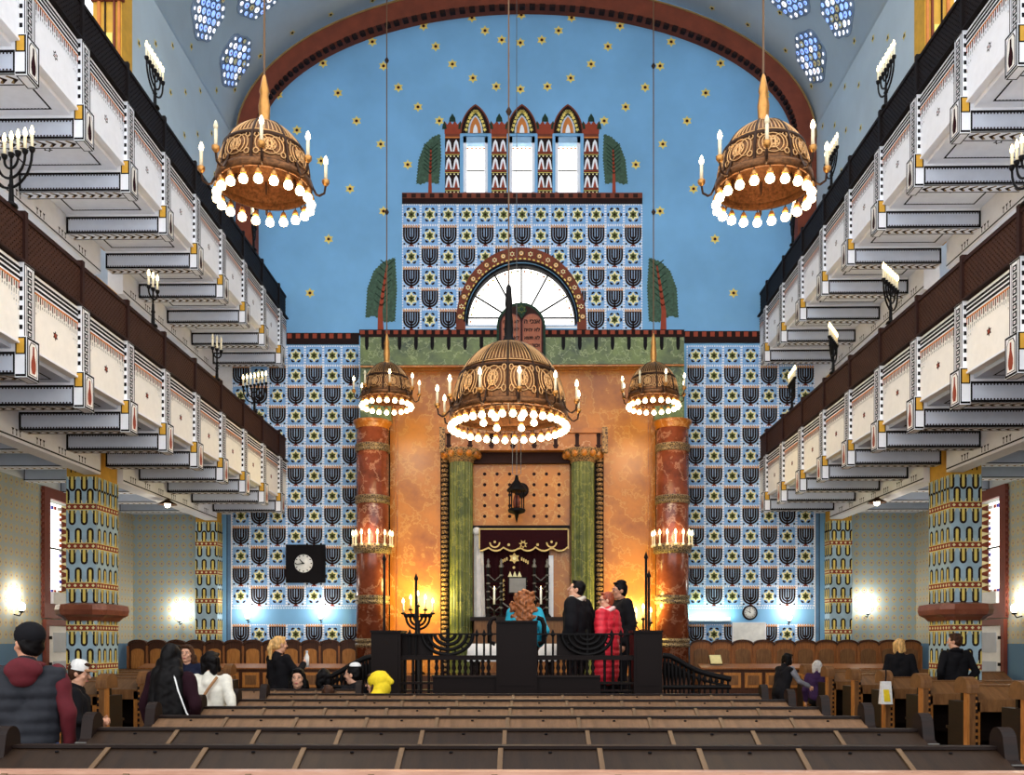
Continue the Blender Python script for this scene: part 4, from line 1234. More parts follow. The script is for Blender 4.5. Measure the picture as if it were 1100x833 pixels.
# red marble columns with candle rings
def red_col(xc, label):
    a = at(xc, 690, 20.35); r = 17.3 * 20.0 / F
    t = thing('marble_column', label, 'column', (a.x, 20.0, 0), 0, 'red marble columns of the ark')
    z = lambda y: at(xc, y, 20.0).z
    m = MB(); m.lathe([(0, .85), (r, .85), (r, z(458)), (0, z(458))], (0, 0, 0), 'red_m', 40); m.build('shaft', t)
    m = MB(); m.lathe([(r, z(462)), (r * 1.06, z(461)), (r * 1.04, z(459)), (r * 1.17, z(456.5)), (r * 1.2, z(453.5)), (0, z(453.5))], (0, 0, 0), 'orange_d', 32); m.build('capital', t)
    for y, h in ((482.5, 7.5), (538, 8), (645, 8.5), (691, 8.5)):
        z0, z1 = z(y + h / 2 + .5), z(y - h / 2 - .5); d = (z1 - z0)
        m = MB(); m.lathe([(r, z0), (r * 1.07, z0 + d * .05), (r * 1.07, z0 + d * .4), (r * 1.02, z0 + d * .45), (r * 1.02, z0 + d * .55), (r * 1.07, z0 + d * .6), (r * 1.07, z0 + d * .95), (r, z1)], (0, 0, 0), 'ringm', 32); m.build('ring_band', t)
    z0 = z(596); m = MB(); m.lathe([(r, z0), (r * 1.15, z0 + .03), (r * 1.2, z0 + .2), (r, z0 + .22)], (0, 0, 0), 'ringm', 32)
    cr = m.build('candle_ring', t)
    for k in range(9):
        w = -PI / 2 + (k - 4) * PI / 7.6
        m = MB(); p = (r * 1.22 * math.cos(w), r * 1.22 * math.sin(w), z0 + .16)
        m.lathe([(.0, 0), (.035, 0), (.035, .05), (.016, .06), (.016, .24), (0, .24)], p, 'wax', 8)
        cn = m.build('candle', cr)
        m = MB(); m.lathe([(.003, .24), (.024, .26), (.028, .29), (.014, .34), (.001, .36)], p, 'flame', 8); m.build('flame', cn)
    L = bpy.data.lights.new('candle_light', 'POINT'); L.energy = 14; L.color = (1, .72, .42); L.shadow_soft_size = .15
    put('light', L, t, (0, -r * 1.6, z0 + .42))
red_col(403, 'red marble column with candle ring on the left of the ark')
red_col(719.5, 'red marble column with candle ring on the right of the ark')

# curtain, drape and gate of the ark
t = thing('ark_curtain', 'dark red velvet curtain with scalloped gold-edged valance hanging in the ark portal', 'curtain', at(562, 570, 20.3))
B = Vector(t.location)
def cfn(Y): return lambda x, y, h: at(x, y, Y) - B + Vector((0, -h, 0))
m = MB(); pts = [(514.5, 568), (611, 568), (610, 592)]
for k in range(31):
    u = k / 30; x = 610 - 94.5 * u; pts.append((x, 588.5 + 4.5 * abs(math.sin(u * PI * 5.5)) ** .7))
m.prism([at(x, y, 20.25) - B for x, y in pts][::-1], (0, .05, 0), 'velvet')
va = m.build('valance', t)
m = MB(); P = Paint(m, cfn(20.25), .004)
bot = pts[3:]
for k in range(len(bot) - 1): P.poly([bot[k], bot[k + 1], (bot[k + 1][0], bot[k + 1][1] - 1.8), (bot[k][0], bot[k][1] - 1.8)], 'goldcloth', 1)
P.rect(514.5, 611, 568, 569.3, 'goldcloth', 1); P.rect(514.5, 515.7, 568, 590, 'goldcloth', 1); P.rect(609.8, 611, 568, 590, 'goldcloth', 1)
for x in (531.5, 592.5): P.arc(x, 583, 4.4, 6, 0, PI, 'goldcloth', 1, 10); P.disc(x, 582.5, 1.4, 'goldcloth', 1, 8)
for x in (546.5, 577.5): P.disc(x, 585.5, 1.5, 'goldcloth', 1, 8)
P.star(562, 585, 5, 'goldcloth', 1, .5, 7); P.disc(562, 585.5, 2, 'velvet', 2, 8)
m.build('gold_trim', va)
m = MB(); N = 60; vs = []
for y in (588, 666):
    for k in range(N + 1):
        x = 519 + 71 * k / N; p = at(x, y, 20.42) - B; p.y += .03 * math.sin(k * .9); vs.append(p)
m.mesh(vs, [(k, k + 1, N + 1 + k + 1, N + 1 + k) for k in range(N)], 'velvet', True)
m.mesh([v + Vector((0, .03, 0)) for v in vs], [(k, k + 1, N + 1 + k + 1, N + 1 + k) for k in range(N)], 'velvet', True)
cu_ = m.build('curtain_panel', t)
m = MB(); P = Paint(m, cfn(20.36), .003)
P.star(552.5, 600, 6, 'goldcloth', 1, .62, 6); P.disc(552.5, 600, 2, 'creamy', 2, 8)
for sg in (-1, 1):
    for k in range(4): P.rect(552.5 + sg * (8 + k * 2.2) - .8, 552.5 + sg * (8 + k * 2.2) + .8, 599 + k * 1.2, 602.5 + k * 1.2, 'goldcloth', 1)
for k in range(3): P.poly([(548 + k * 5 - 2.5, 620), (548 + k * 5, 614), (548 + k * 5 + 2.5, 620)], 'creamy', 1)
for sg in (-1, 1):
    for k in range(5): P.star(552.5 + sg * 12, 624 + k * 5, 2.2, 'goldcloth', 1, .5, 5)
P.disc(552, 610, 1.5, 'goldcloth', 1, 8)
m.build('gold_embroidery', cu_)
t = thing('white_drape', 'narrow white drape hanging left of the dark ark curtain', 'curtain', at(514, 666, 20.35)); B = Vector(t.location)
m = MB(); pl = [(509, 573, 0), (512, 573, .05), (514.5, 573, 0), (516.5, 573, .05), (518.5, 573, .0)]; pl2 = [(509, 665, 0), (512.5, 665, .06), (516, 665, 0), (518.5, 665, .06), (521.5, 665, 0)]
def dp(q): p = at(q[0], q[1], 20.38) - B; p.y -= q[2]; return p
top = [dp(q) for q in pl]; bo = [dp(q) for q in pl2]; off = Vector((0, .03, 0))
for k in range(4):
    m.face([top[k], top[k + 1], bo[k + 1], bo[k]], 'cloth', True); m.face([top[k] + off, top[k + 1] + off, bo[k + 1] + off, bo[k] + off], 'cloth', True)
m.build('folds', t)
m = MB(); m.ell(at(512, 571, 20.33) - B, (.1, .06, .09), 'cloth'); m.build('gathered_top', t)
t = thing('ark_gate', 'dark metal gate with slim posts and grey plaque before the ark curtain', 'gate', at(557, 664, 20.2)); B = Vector(t.location)
m = MB()
for x in (524.5, 538.5, 574, 588):
    a = at(x, 664, 20.2) - B; z1 = (at(x, 610, 20.2) - B).z
    m.tube([(a.x, 0, 0), (a.x, 0, z1)], .032, 'iron', 8)
    m.lathe([(.07, 0), (.06, .06), (.03, .1)], (a.x, 0, 0), 'iron', 10)
    for k in range(5): m.lathe([(.03, .2 + k * .18), (.05, .22 + k * .18), (.03, .24 + k * .18)], (a.x, 0, 0), 'silver', 10)
for y in (625, 632, 650, 658): 
    for x0, x1 in ((524.5, 538.5), (574, 588)): m.tube([at(x0, y, 20.2) - B, at(x1, y, 20.2) - B], .018, 'iron', 6)
for x0, x1 in ((524.5, 538.5), (574, 588)):
    for k in range(4): m.tube([at(x0, 618 + k * 11, 20.2) - B, at((x0 + x1) / 2, 624 + k * 11, 20.2) - B, at(x1, 618 + k * 11, 20.2) - B], .014, 'silver', 6)
m.tube([at(522, 663, 20.2) - B, at(592, 663, 20.2) - B], .03, 'iron', 6)
m.tube([at(540 + k * 3, 648 + 8 * math.sin(PI * k / 11), 20.2) - B for k in range(12)], .02, 'silver', 6)
m.build('frame', t)
for x in (524.5, 538.5, 574, 588):
    a = at(x, 610, 20.2) - B; m = MB(); m.lathe([(.05, 0), (.055, .03), (.02, .1), (.035, .13), (.012, .19), (.0, .2)], a, 'silver', 10); m.build('finial', t)
m = MB(); pxb_ = [at(x, y, 20.15) - B for x, y in ((546, 638), (566, 638), (566, 620), (546, 620))]; m.prism(pxb_, (0, .03, 0), 'iron'); pxb_ = [at(x, y, 20.14) - B for x, y in ((547.2, 636.6), (564.8, 636.6), (564.8, 621.4), (547.2, 621.4))]; m.prism(pxb_, (0, .02, 0), 'silver'); m.build('plaque', t)
m = MB(); m.prism([at(x, y, 20.4) - B for x, y in ((589.5, 665), (594.5, 665), (594.5, 597), (589.5, 597))], (0, .06, 0), 'white'); m.build('white_jamb', t)
for x, nm in ((531, 'left'), (581, 'right')):
    t = thing('altar_candle', 'thin lit white candle before the %s leaf of the ark gate' % nm, 'candle', at(x, 664, 20.08), 0, 'candles by the ark gate')
    m = MB(); h = (at(x, 634, 20.08) - Vector(t.location)).z; m.lathe([(.06, 0), (.03, .03), (.015, .08), (.015, h - .35), (.045, h - .32), (.0, h - .32)], (0, 0, 0), 'iron', 10); m.build('holder', t)
    m = MB(); m.lathe([(.0, h - .33), (.022, h - .33), (.022, h), (.0, h)], (0, 0, 0), 'white', 8); m.build('candle', t)
    m = MB(); m.lathe([(.003, h), (.018, h + .03), (.001, h + .09)], (0, 0, 0), 'flame', 8); m.build('flame', t)

# eternal lamp
p = at(555, 562, 19.3)
t = thing('eternal_lamp', 'small black hanging lantern on a thin cable before the dotted marble panel', 'lamp', p)
m = MB(); m.lathe([(.0, 0), (.02, .05), (.05, .18), (.17, .22), (.19, .27), (.17, .3), (.0, .3)], (0, 0, 0), 'iron', 12)
for k in range(8):
    a = PI * k / 4; m.tube([(.15 * math.cos(a), .15 * math.sin(a), .29), (.15 * math.cos(a), .15 * math.sin(a), .66)], .016, 'iron', 6)
m.lathe([(.0, .7), (.2, .66), (.21, .7), (.16, .76), (.05, .9), (.03, 1.0), (.0, 1.02)], (0, 0, 0), 'iron', 12); m.build('lantern_cage', t)
m = MB(); m.lathe([(.0, .3), (.07, .32), (.08, .45), (.05, .58), (0, .58)], (0, 0, 0), 'redframe', 10); m.build('oil_glass', t)
m = MB(); m.tube([(0, 0, 1.0), (0, 0, 16.4 - p.z)], .008, 'silver', 6)
for sg in (-1, 1): m.tube([(sg * .02, 0, 1.0), (sg * .09, 0, 1.05), (sg * .09, 0, 2.4), (0, 0, 2.6)], .008, 'silver', 6)
m.build('cable', t)

# lamps that light the ark marble
def candelabrum(px, Y, label, yb=678, yt=655, n=5, z0=.85):
    a = at(px, yb, Y)
    t = thing('candelabrum', label, 'candelabrum', (a.x, Y, z0), 0, 'candelabra by the ark')
    zt = at(px, yt, Y).z - z0
    m = MB(); m.lathe([(.0, 0), (.16, 0), (.14, .04), (.03, .1), (.025, zt * .5), (.05, zt * .52), (.02, zt * .55), (.02, zt)], (0, 0, 0), 'iron', 12); m.build('stem', t)
    for k in range(n):
        x = (k - (n - 1) / 2) * .16; e = abs(k - (n - 1) / 2)
        m = MB(); m.tube([(0, 0, zt - .25), (x * .6, 0, zt - .27), (x, 0, zt - .15), (x, 0, zt - .05 - e * .08)], .014, 'iron', 6); m.lathe([(.0, 0), (.05, .02), (.05, .05), (0, .05)], (x, 0, zt - .06 - e * .08), 'iron', 8)
        ar = m.build('arm', t)
        m = MB(); m.lathe([(.0, 0), (.02, 0), (.02, .22), (0, .22)], (x, 0, zt - .02 - e * .08), 'wax', 8); cn = m.build('candle', ar)
        m = MB(); m.lathe([(.004, .2), (.026, .23), (.03, .26), (.014, .31), (.001, .33)], (x, 0, zt - .02 - e * .08), 'flame', 8); m.build('flame', ar)
    L = bpy.data.lights.new('candle_light', 'POINT'); L.energy = 120; L.color = (1, .80, .22); L.shadow_soft_size = .2
    put('light', L, t, (0, .1, zt + .15))
candelabrum(449, 19.7, 'iron candelabrum glowing on the orange marble left of the portal', yt=650)
candelabrum(691, 19.7, 'iron candelabrum glowing on the orange marble right of the portal', yt=664, n=3)

# ------------------------------------------------------------------ reading platform (bimah)
YF = 10.7
bt = thing('bimah', 'dark wooden reading platform with heavy posts and openwork iron railing', 'platform', (0, YF, 0)); B = Vector((0, YF, 0))
def bx(m, x0, y0, x1, y1, Yf, Yb, mm, floor=False):
    a = at(x0, y1, Yf); b_ = at(x1, y0, Yf); m.box(a.x, b_.x, Yf - YF, Yb - YF, 0 if floor else a.z, b_.z, mm)
m = MB(); a = at(432, 690, YF); b_ = at(680, 690, YF); m.box(a.x - .3, b_.x + .3, .35, 4.2, 0, .62, 'bimah'); m.box(a.x - .3, b_.x + .3, .33, .37, .5, .62, 'pew_dark'); m.build('platform', bt)
for x0, x1, y0, nm in ((398.5, 430.5, 678.5, 'corner_post'), (681, 711.5, 678.5, 'corner_post'), (533, 577, 668, 'lectern_post')):
    m = MB(); bx(m, x0, y0, x1, 745, YF - .05, YF + (.4 if nm == 'corner_post' else .5), 'bimah', True)
    bx(m, x0 - 1, y0 - 1, x1 + 1, y0 + 1.2, YF - .08, YF + (.43 if nm == 'corner_post' else .53), 'bimah')
    bx(m, x0 + 3, y0 + 6, x1 - 3, 737, YF - .06, YF, 'bimah')
    m.build(nm, bt)
for sg in (-1, 1):                                         # scrolled arms beside the middle post
    xb = 533 if sg < 0 else 577
    m = MB(); m.tube([at(xb + sg * 1, 692, YF + .6) - B, at(xb + sg * 7, 690, YF + .6) - B, at(xb + sg * 7.5, 672, YF + .6) - B, at(xb + sg * 5, 665.5, YF + .6) - B, at(xb + sg * 0, 664, YF + .6) - B], .03, 'bimah', 8); m.build('scroll_arm', bt)
for x0, x1, cx, gx in ((431, 533, 481, (440, 447, 512, 520, 527)), (577, 681, 631, (594, 586, 657, 667, 674))):
    m = MB(); bx(m, x0, 680.6, x1, 682.4, YF + .02, YF + .07, 'iron'); bx(m, x0, 704.5, x1, 709.5, YF, YF + .12, 'bimah'); m.build('rail', bt)
    s0, s1 = (465, 533) if x0 < 500 else (577, 645)
    m = MB(); bx(m, s0, 727.5, s1, 745, YF, YF + .1, 'bimah', True); bx(m, s0 - 1, 726, s1, 728, YF - .03, YF + .13, 'pew_dark'); m.build('base_panel', bt)
    o0, o1 = (431, 465) if x0 < 500 else (645, 681)
    m = MB(); bx(m, o0, 741.5, o1, 743.5, YF + .02, YF + .1, 'bimah'); bx(m, o0, 733, o1, 735.5, YF + .02, YF + .1, 'bimah'); m.build('lower_rail', bt)
    for k in range(10):
        x = s0 + 4 + k * (s1 - s0 - 6) / 10
        a = at(x, 727, YF + .06) - B; z1 = (at(x, 709, YF + .06) - B).z - a.z
        m = MB(); m.lathe([(.012, 0), (.026, z1 * .12), (.014, z1 * .3), (.028, z1 * .5), (.014, z1 * .75), (.024, z1 * .9), (.014, z1)], a, 'bimah', 8); m.build('baluster', bt)
    for k in range(4):
        x = o0 + (k + .5) * (o1 - o0) / 4; a = at(x, 744, YF + .06) - B; a.z = 0; z1 = (at(x, 708, YF + .06) - B).z
        m = MB(); m.tube([a, (a.x, a.y, z1)], .018, 'iron', 6); m.build('baluster', bt)
    for x in gx:                                           # pointed rods
        a = at(x, 706, YF + .05) - B; z1 = (at(x, 676, YF + .05) - B).z
        m = MB(); m.tube([a, (a.x, a.y, z1 - .08)], .014, 'iron', 6); m.lathe([(.014, z1 - .09), (.03, z1 - .07), (.0, z1)], (a.x, a.y, 0), 'iron', 8); m.build('rod', bt)
    p0, p1 = (432, 465) if x0 < 500 else (598, 650)
    m = MB(); bx(m, p0, 682, p1, 705, YF + .09, YF + .12, 'bimah'); m.build('backing_board', bt)
    m = MB()                                               # menorah shaped grille: nested half rings on a stem
    for rad in (27, 20.5, 14, 8):
        m.tube([at(cx + rad * math.cos(PI + PI * k / 20), 681.5 - rad * .82 * math.sin(PI + PI * k / 20), YF + .05) - B for k in range(21)], .024, 'iron', 6)
    m.tube([at(cx, 706, YF + .05) - B, at(cx, 676, YF + .05) - B], .022, 'iron', 6)
    for k in range(9):
        w = PI + PI * (k + .5) / 9; m.tube([at(cx + 20.5 * math.cos(w), 681.5 - 16.8 * math.sin(w), YF + .05) - B, at(cx + 27 * math.cos(w), 681.5 - 22 * math.sin(w), YF + .05) - B], .012, 'iron', 6)
    m.build('menorah_grille', bt)
for x, y1, Y in ((412.7, 603, 11.0), (447, 624, 11.2), (694, 601, 11.2), (697, 621, 11.0)):
    a = at(x, 680, Y) - B; z1 = (at(x, y1, Y) - B).z
    m = MB(); m.tube([(a.x, a.y, .6), (a.x, a.y, z1)], .016, 'iron', 8); m.lathe([(.016, z1), (.028, z1 + .02), (.0, z1 + .1)], (a.x, a.y, 0), 'iron', 8); m.build('tall_pole', bt)

p = at(449, 668, 11.6)                                     # dark many-cupped lamp on the platform
t = thing('standing_menorah', 'dark standing menorah with cup-shaped holders on the left of the platform', 'menorah', (p.x, 11.6, .62))
h = p.z - .62; m = MB(); m.lathe([(.0, 0), (.16, 0), (.14, .05), (.03, .1), (.03, h), (0, h)], (0, 0, 0), 'iron', 12); m.build('stem', t)
for r in (.05, .10, .15):
    m = MB(); m.tube([(r * math.cos(PI * k / 12), 0, h + .05 - r * math.sin(PI * k / 12)) for k in range(13)], .017, 'iron', 6)
    for sg in (-1, 1): m.lathe([(.01, 0), (.03, .02), (.034, .06), (.0, .06)], (sg * r, 0, h + .04), 'iron', 8)
    m.build('arm', t)
a = at(505, 690, 12.9); b_ = at(598, 690, 12.9)
t = thing('reading_table', 'reading table on the platform covered by a white cloth', 'table', ((a.x + b_.x) / 2, 13.0, .62))
w = (b_.x - a.x) / 2
m = MB(); m.box(-w, w, -.4, .5, .86, .9, 'pew_dark')
m.build('table_top', t)
for sx in (-1, 1):
    for sy in (-.34, .42): m = MB(); m.tube([(sx * (w - .08), sy, 0), (sx * (w - .08), sy, .86)], [.03, .045], 'pew_dark', 8); m.build('leg', t)
t2 = MB(); N = 40; vs = []
for zz, ex in ((.905, 0), (.90, .012), (.72, .02), (.66, .025)):
    for k in range(N):
        u = 2 * PI * k / N; cx_, cy_ = math.cos(u), math.sin(u); q = max(abs(cx_), abs(cy_)); wob = (.015 * math.sin(k * 1.9)) if zz < .8 else 0
        vs.append(((w + ex + wob) * cx_ / q, .05 + (.45 + ex + wob) * cy_ / q, zz))
t2.mesh(vs, [(i * N + k, i * N + (k + 1) % N, (i + 1) * N + (k + 1) % N, (i + 1) * N + k) for i in range(3) for k in range(N)] + [tuple(range(N))], 'cloth', True)
o = t2.build('tablecloth', None, Vector(t.location)); tag(o, 'white cloth draped over the reading table on the platform', 'tablecloth')

def stair_rail(pts, yb, Y, label):
    p0 = at(pts[0][0], yb, Y); t = thing('stair_railing', label, 'railing', (p0.x, Y, 0)); B = Vector((p0.x, Y, 0))
    P3 = [at(x, y, Y) - B for x, y in pts]
    m = MB(); m.tube(P3, .035, 'iron', 8); m.build('handrail', t)
    zb = (at(0, yb, Y) - B).z
    m = MB(); m.tube([(P3[0].x, 0, zb), (P3[-1].x, 0, zb)], .03, 'iron', 6); m.tube([Vector((p.x, 0, max(zb, p.z - .09))) for p in P3], .018, 'iron', 6); m.build('bottom_rail', t)
    for k in range(len(P3) - 1):
        for j in range(2):
            q = P3[k].lerp(P3[k + 1], j / 2 + .25)
            m = MB(); m.tube([(q.x, 0, 0.0), (q.x, 0, q.z)], .015, 'iron', 6)
            if q.z - zb > .12: m.lathe([(.015, zb + .05), (.03, (zb + q.z) / 2), (.015, q.z - .03)], (q.x, 0, 0), 'iron', 8)
            m.build('baluster', t)
stair_rail([(712, 704.5), (720, 705.5), (728, 709.5), (737, 715), (748, 720.5), (760, 724.5), (773, 727.5), (785, 730)], 738, 11.3, 'curved black iron stair railing right of the reading platform')
stair_rail([(399, 706), (392, 707.5), (385, 711), (377, 715), (369, 720), (360, 725), (352, 729)], 738, 11.3, 'curved black iron stair railing left of the reading platform')

# ------------------------------------------------------------------ pews
ORD = ('nearest', 'second', 'third', 'fourth', 'fifth', 'sixth', 'seventh')
def pew(xa, xb, y, n, label, group, style='dark', lidm='pew_lid', ends=(1, 1), ztop=1.01):
    xm = (xa + xb) / 2; t = thing('pew', label, 'pew', (xm, y, 0), 0, group); h = (xb - xa) / 2
    fr = 'pew_dark' if style == 'dark' else 'pew_mid'
    m = MB(); m.box(-h, h, .0, .05, .3, ztop - .02, 'pew_dark'); m.build('backrest', t)
    m = MB(); m.box(-h, h, -.012, .06, ztop - .016, ztop, 'pew_front' if style == 'front' else ('pew_dark' if style == 'dark' else 'pew_mid')); m.build('top_rail', t)
    w = 2 * h / n; sl = lambda yy: ztop - .018 + (yy + .0) * .42      # slope of the desk towards the entrance
    ld = MB(); ld.hexa([(-w / 2, -.36, sl(-.36) - .03), (w / 2, -.36, sl(-.36) - .03), (w / 2, -.0, sl(0) - .03), (-w / 2, -.0, sl(0) - .03),
                        (-w / 2, -.36, sl(-.36)), (w / 2, -.36, sl(-.36)), (w / 2, -.0, sl(0)), (-w / 2, -.0, sl(0))], lidm); ldd = ld.data('desk_lid')
    lk = MB(); lk.lathe([(0, 0), (.010, 0), (.010, .008), (0, .011)], (0, -.04, sl(-.04)), 'black', 8); lkd = lk.data('lock')
    dv = MB(); dv.hexa([(-.013, -.37, sl(-.37)), (.013, -.37, sl(-.37)), (.013, -.012, sl(0)), (-.013, -.012, sl(0)), (-.013, -.37, sl(-.37) + .010), (.013, -.37, sl(-.37) + .010), (.013, -.012, sl(0) + .008), (-.013, -.012, sl(0) + .008)], 'pew_div'); dvd = dv.data('divider')
    for k in range(n):
        l = put('desk_lid', ldd, t, (-h + (k + .5) * w, 0, 0))
        if style != 'side': put('lock', lkd, l)
    for k in range(1, n): put('divider', dvd, t, (-h + k * w, 0, 0))
    m = MB(); m.box(-h, h, -.37, -.34, sl(-.36) - .15, sl(-.36) - .005, fr); m.box(-h, h, -.34, 0, sl(-.36) - .15, sl(-.36) - .13, 'pew_dark'); m.build('desk_box', t)
    m = MB(); m.box(-h, h, .05, .46, .42, .455, 'pew_dark'); m.box(-h, h, .36, .4, .0, .42, 'pew_dark'); m.build('seat', t)
    for sx, on in ((-1, ends[0]), (1, ends[1])):
        if not on: continue
        if style == 'side':                                # tall carved end post with a rounded head, second strip behind it
            m = MB(); x0 = sx * (h + .07)
            m.box(x0 - .06, x0 + .06, -.40, -.30, 0, ztop - .07, 'pew_light'); m.box(x0 - .035, x0 + .035, -.405, -.395, .1, ztop - .1, 'pew_mid')
            for k in range(9): m.box(x0 - .05 * sx - .014, x0 - .05 * sx + .014, -.412, -.395, .2 + k * .08, .245 + k * .08, 'pew_dark')
            m.box(x0 - .06, x0 + .06, -.30, .1, .25, ztop - .2, 'pew_dark'); m.box(x0 - .05 - .09 * sx, x0 + .02 - .09 * sx, -.37, -.31, 0, ztop - .2, 'pew_light')
            m.build('end_post', t)
            m = MB(); m.prism([(x0 - .075, -.42 + .0, ztop - .09)] + [(x0 - .075, -.25 + .17 * math.cos(PI - PI * k / 10), ztop - .02 + .13 * math.sin(PI * k / 10)) for k in range(11)] + [(x0 - .075, -.08, ztop - .09)], (.15, 0, 0), 'pew_mid'); m.build('end_finial', t)
        else:
            m = MB(); x0 = sx * (h + .03)
            pts = [(-.40, 0), (.48, 0), (.48, .42), (.40, .60), (.28, .66), (.12, .72), (.07, 1.0)] + [(.0 + .07 * math.cos(PI * k / 8), 1.04 + .07 * math.sin(PI * k / 8)) for k in range(9)] + [(-.09, .95), (-.38, .82)]
            m.prism([(x0 - .035, a, b_) for a, b_ in pts], (.07, 0, 0), 'pew_dark'); m.build('end_panel', t)
            if y < 7:
                for k in range(3):
                    m = MB(); m.box(x0 - .034, x0 + .034, -.155 - k * .05, -.145 - k * .05, .93 - k * .024, .936 - k * .024, 'silver'); m.build('end_strip', t)  # three thin silver strips across the pew end
    return t
PX0, PX1 = at(550, 700, 5).x - 2.62, at(550, 700, 5).x + 2.51
for k in range(7):
    y = 3.8 + .95 * k
    pew(PX0, PX1, y, 10, ('pale-edged pew along the bottom edge of the photo' if k == 0 else '%s full central pew behind the bottom one, counted from the entrance' % ('first', 'second', 'third', 'fourth', 'fifth', 'sixth')[k - 1]),
        'pews of the central block', 'front' if k == 0 else 'dark', 'pew_lid' if k < 3 else 'pew_lid_sheen')
a = at(338, 700, 10.45); pew(a.x - .9, a.x + .5, 10.38, 3, 'short pew left of the reading platform behind the central block', 'short pews', 'dark', 'pew_lid_sheen')
NUM = ('first', 'second', 'third', 'fourth', 'fifth', 'sixth', 'seventh', 'eighth', 'ninth', 'tenth', 'eleventh')
for k in range(7):
    y = 10.35 + 1.3 * k
    xo = 8.85
    if 14.2 < y < 16.1: xo = 6.85
    pew(5.62, xo, y, 3 if xo > 7 else 2, '%s carved-end pew of the right block, counted from the entrance' % NUM[k], 'pews of the right block', 'side', 'pew_mid', (1, 0))
for k in range(7):
    y = 10.05 + 1.3 * k
    xo = 8.85 if not (14.2 < y < 16.1) else 6.85
    pew(-xo, -5.72, y, 3 if xo > 7 else 2, '%s carved-end pew of the left block, counted from the entrance' % NUM[k], 'pews of the left block', 'side', 'pew_lid_sheen', (0, 1))

# stalls along the back wall
def stalls(x0, x1, label, n):
    t = thing('stall_bench', label, 'stalls', ((x0 + x1) / 2, 20.5, 0)); h = (x1 - x0) / 2; w = 2 * h / n
    for k in range(n):
        xa = -h + k * w
        N = 10; arch_ = [(xa + w / 2 + w / 2 * math.cos(PI * j / N), 0, 1.46 + .10 * math.sin(PI * j / N)) for j in range(N + 1)]
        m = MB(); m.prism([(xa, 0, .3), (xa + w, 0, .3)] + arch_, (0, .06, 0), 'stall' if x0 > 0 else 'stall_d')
        for j in range(N):
            a, b_ = Vector(arch_[j]), Vector(arch_[j + 1]); m.hexa([a + Vector((0, -.04, -.0)), b_ + Vector((0, -.04, -.0)), b_ + Vector((0, .08, -.0)), a + Vector((0, .08, 0)), a + Vector((0, -.04, .045)), b_ + Vector((0, -.04, .045)), b_ + Vector((0, .08, .045)), a + Vector((0, .08, .045))], 'stall_d')
        bp = m.build('back_panel', t)
        m = MB(); q = [(xa + .07, 0, .95), (xa + w - .07, 0, .95)] + [(xa + w / 2 + (w / 2 - .07) * math.cos(PI * j / N), 0, 1.32 + .08 * math.sin(PI * j / N)) for j in range(N + 1)]
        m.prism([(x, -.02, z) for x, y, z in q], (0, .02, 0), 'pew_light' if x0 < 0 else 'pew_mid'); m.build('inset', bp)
    m = MB(); m.box(-h, h, -.42, 0, .42, .46, 'stall_d'); m.box(-h, h, -.40, -.36, 0, .42, 'stall_d'); m.build('seat', t)
    for k in range(n + 1):
        m = MB(); xa = -h + k * w; m.box(xa - .025, xa + .025, -.40, .02, .46, .9, 'stall'); m.box(xa - .04, xa + .04, -.45, .0, .9, .95, 'stall_d'); m.box(xa - .022, xa + .022, -.04, .0, .95, 1.46, 'stall'); m.build('arm', t)
    return t
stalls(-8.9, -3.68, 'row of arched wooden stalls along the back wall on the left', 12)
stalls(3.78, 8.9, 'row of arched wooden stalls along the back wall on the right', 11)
def desk(x0, x1, Y, label, n, zt=1.0):
    t = thing('stall_desk', label, 'desk', ((x0 + x1) / 2, Y, 0)); h = (x1 - x0) / 2; w = 2 * h / n
    m = MB(); m.box(-h, h, 0, .05, 0, zt - .03, 'stall_d'); m.build('front_board', t)
    m = MB(); m.hexa([(-h, -.06, zt - .03), (h, -.06, zt - .03), (h, .35, zt + .05), (-h, .35, zt + .05), (-h, -.06, zt), (h, -.06, zt), (h, .35, zt + .08), (-h, .35, zt + .08)], 'stall'); m.build('desk_top', t)
    for k in range(n):
        m = MB(); xa = -h + k * w; m.box(xa + .04, xa + w - .04, -.03, 0, zt - .42, zt - .1, 'pew_light'); m.box(xa + .1, xa + w - .1, -.04, -.03, zt - .36, zt - .16, 'pew_mid'); m.build('raised_panel', t)
desk(-8.2, -3.8, 19.4, 'panelled desk in front of the left back stalls', 10)
desk(3.8, 8.2, 19.4, 'panelled desk in front of the right back stalls', 10)
for px, py, nm in ((769, 704, 'right'),):
    p = at(px, py, 19.6); t = thing('open_book', 'open yellowed book propped on the desk beside the right marble column', 'book', (p.x, 19.55, 1.08), 0)
    m = MB(); m.hexa([(-.12, -.02, 0), (.12, -.02, 0), (.12, .16, .17), (-.12, .16, .17), (-.12, -.03, .02), (.12, -.03, .02), (.12, .15, .19), (-.12, .15, .19)], 'book'); m.build('pages', t)
    m = MB(); m.hexa([(-.13, 0, -.02), (.13, 0, -.02), (.13, .19, .17), (-.13, .19, .17), (-.13, -.02, 0), (.13, -.02, 0), (.13, .17, .19), (-.13, .17, .19)], 'pew_dark'); m.build('cover', t)

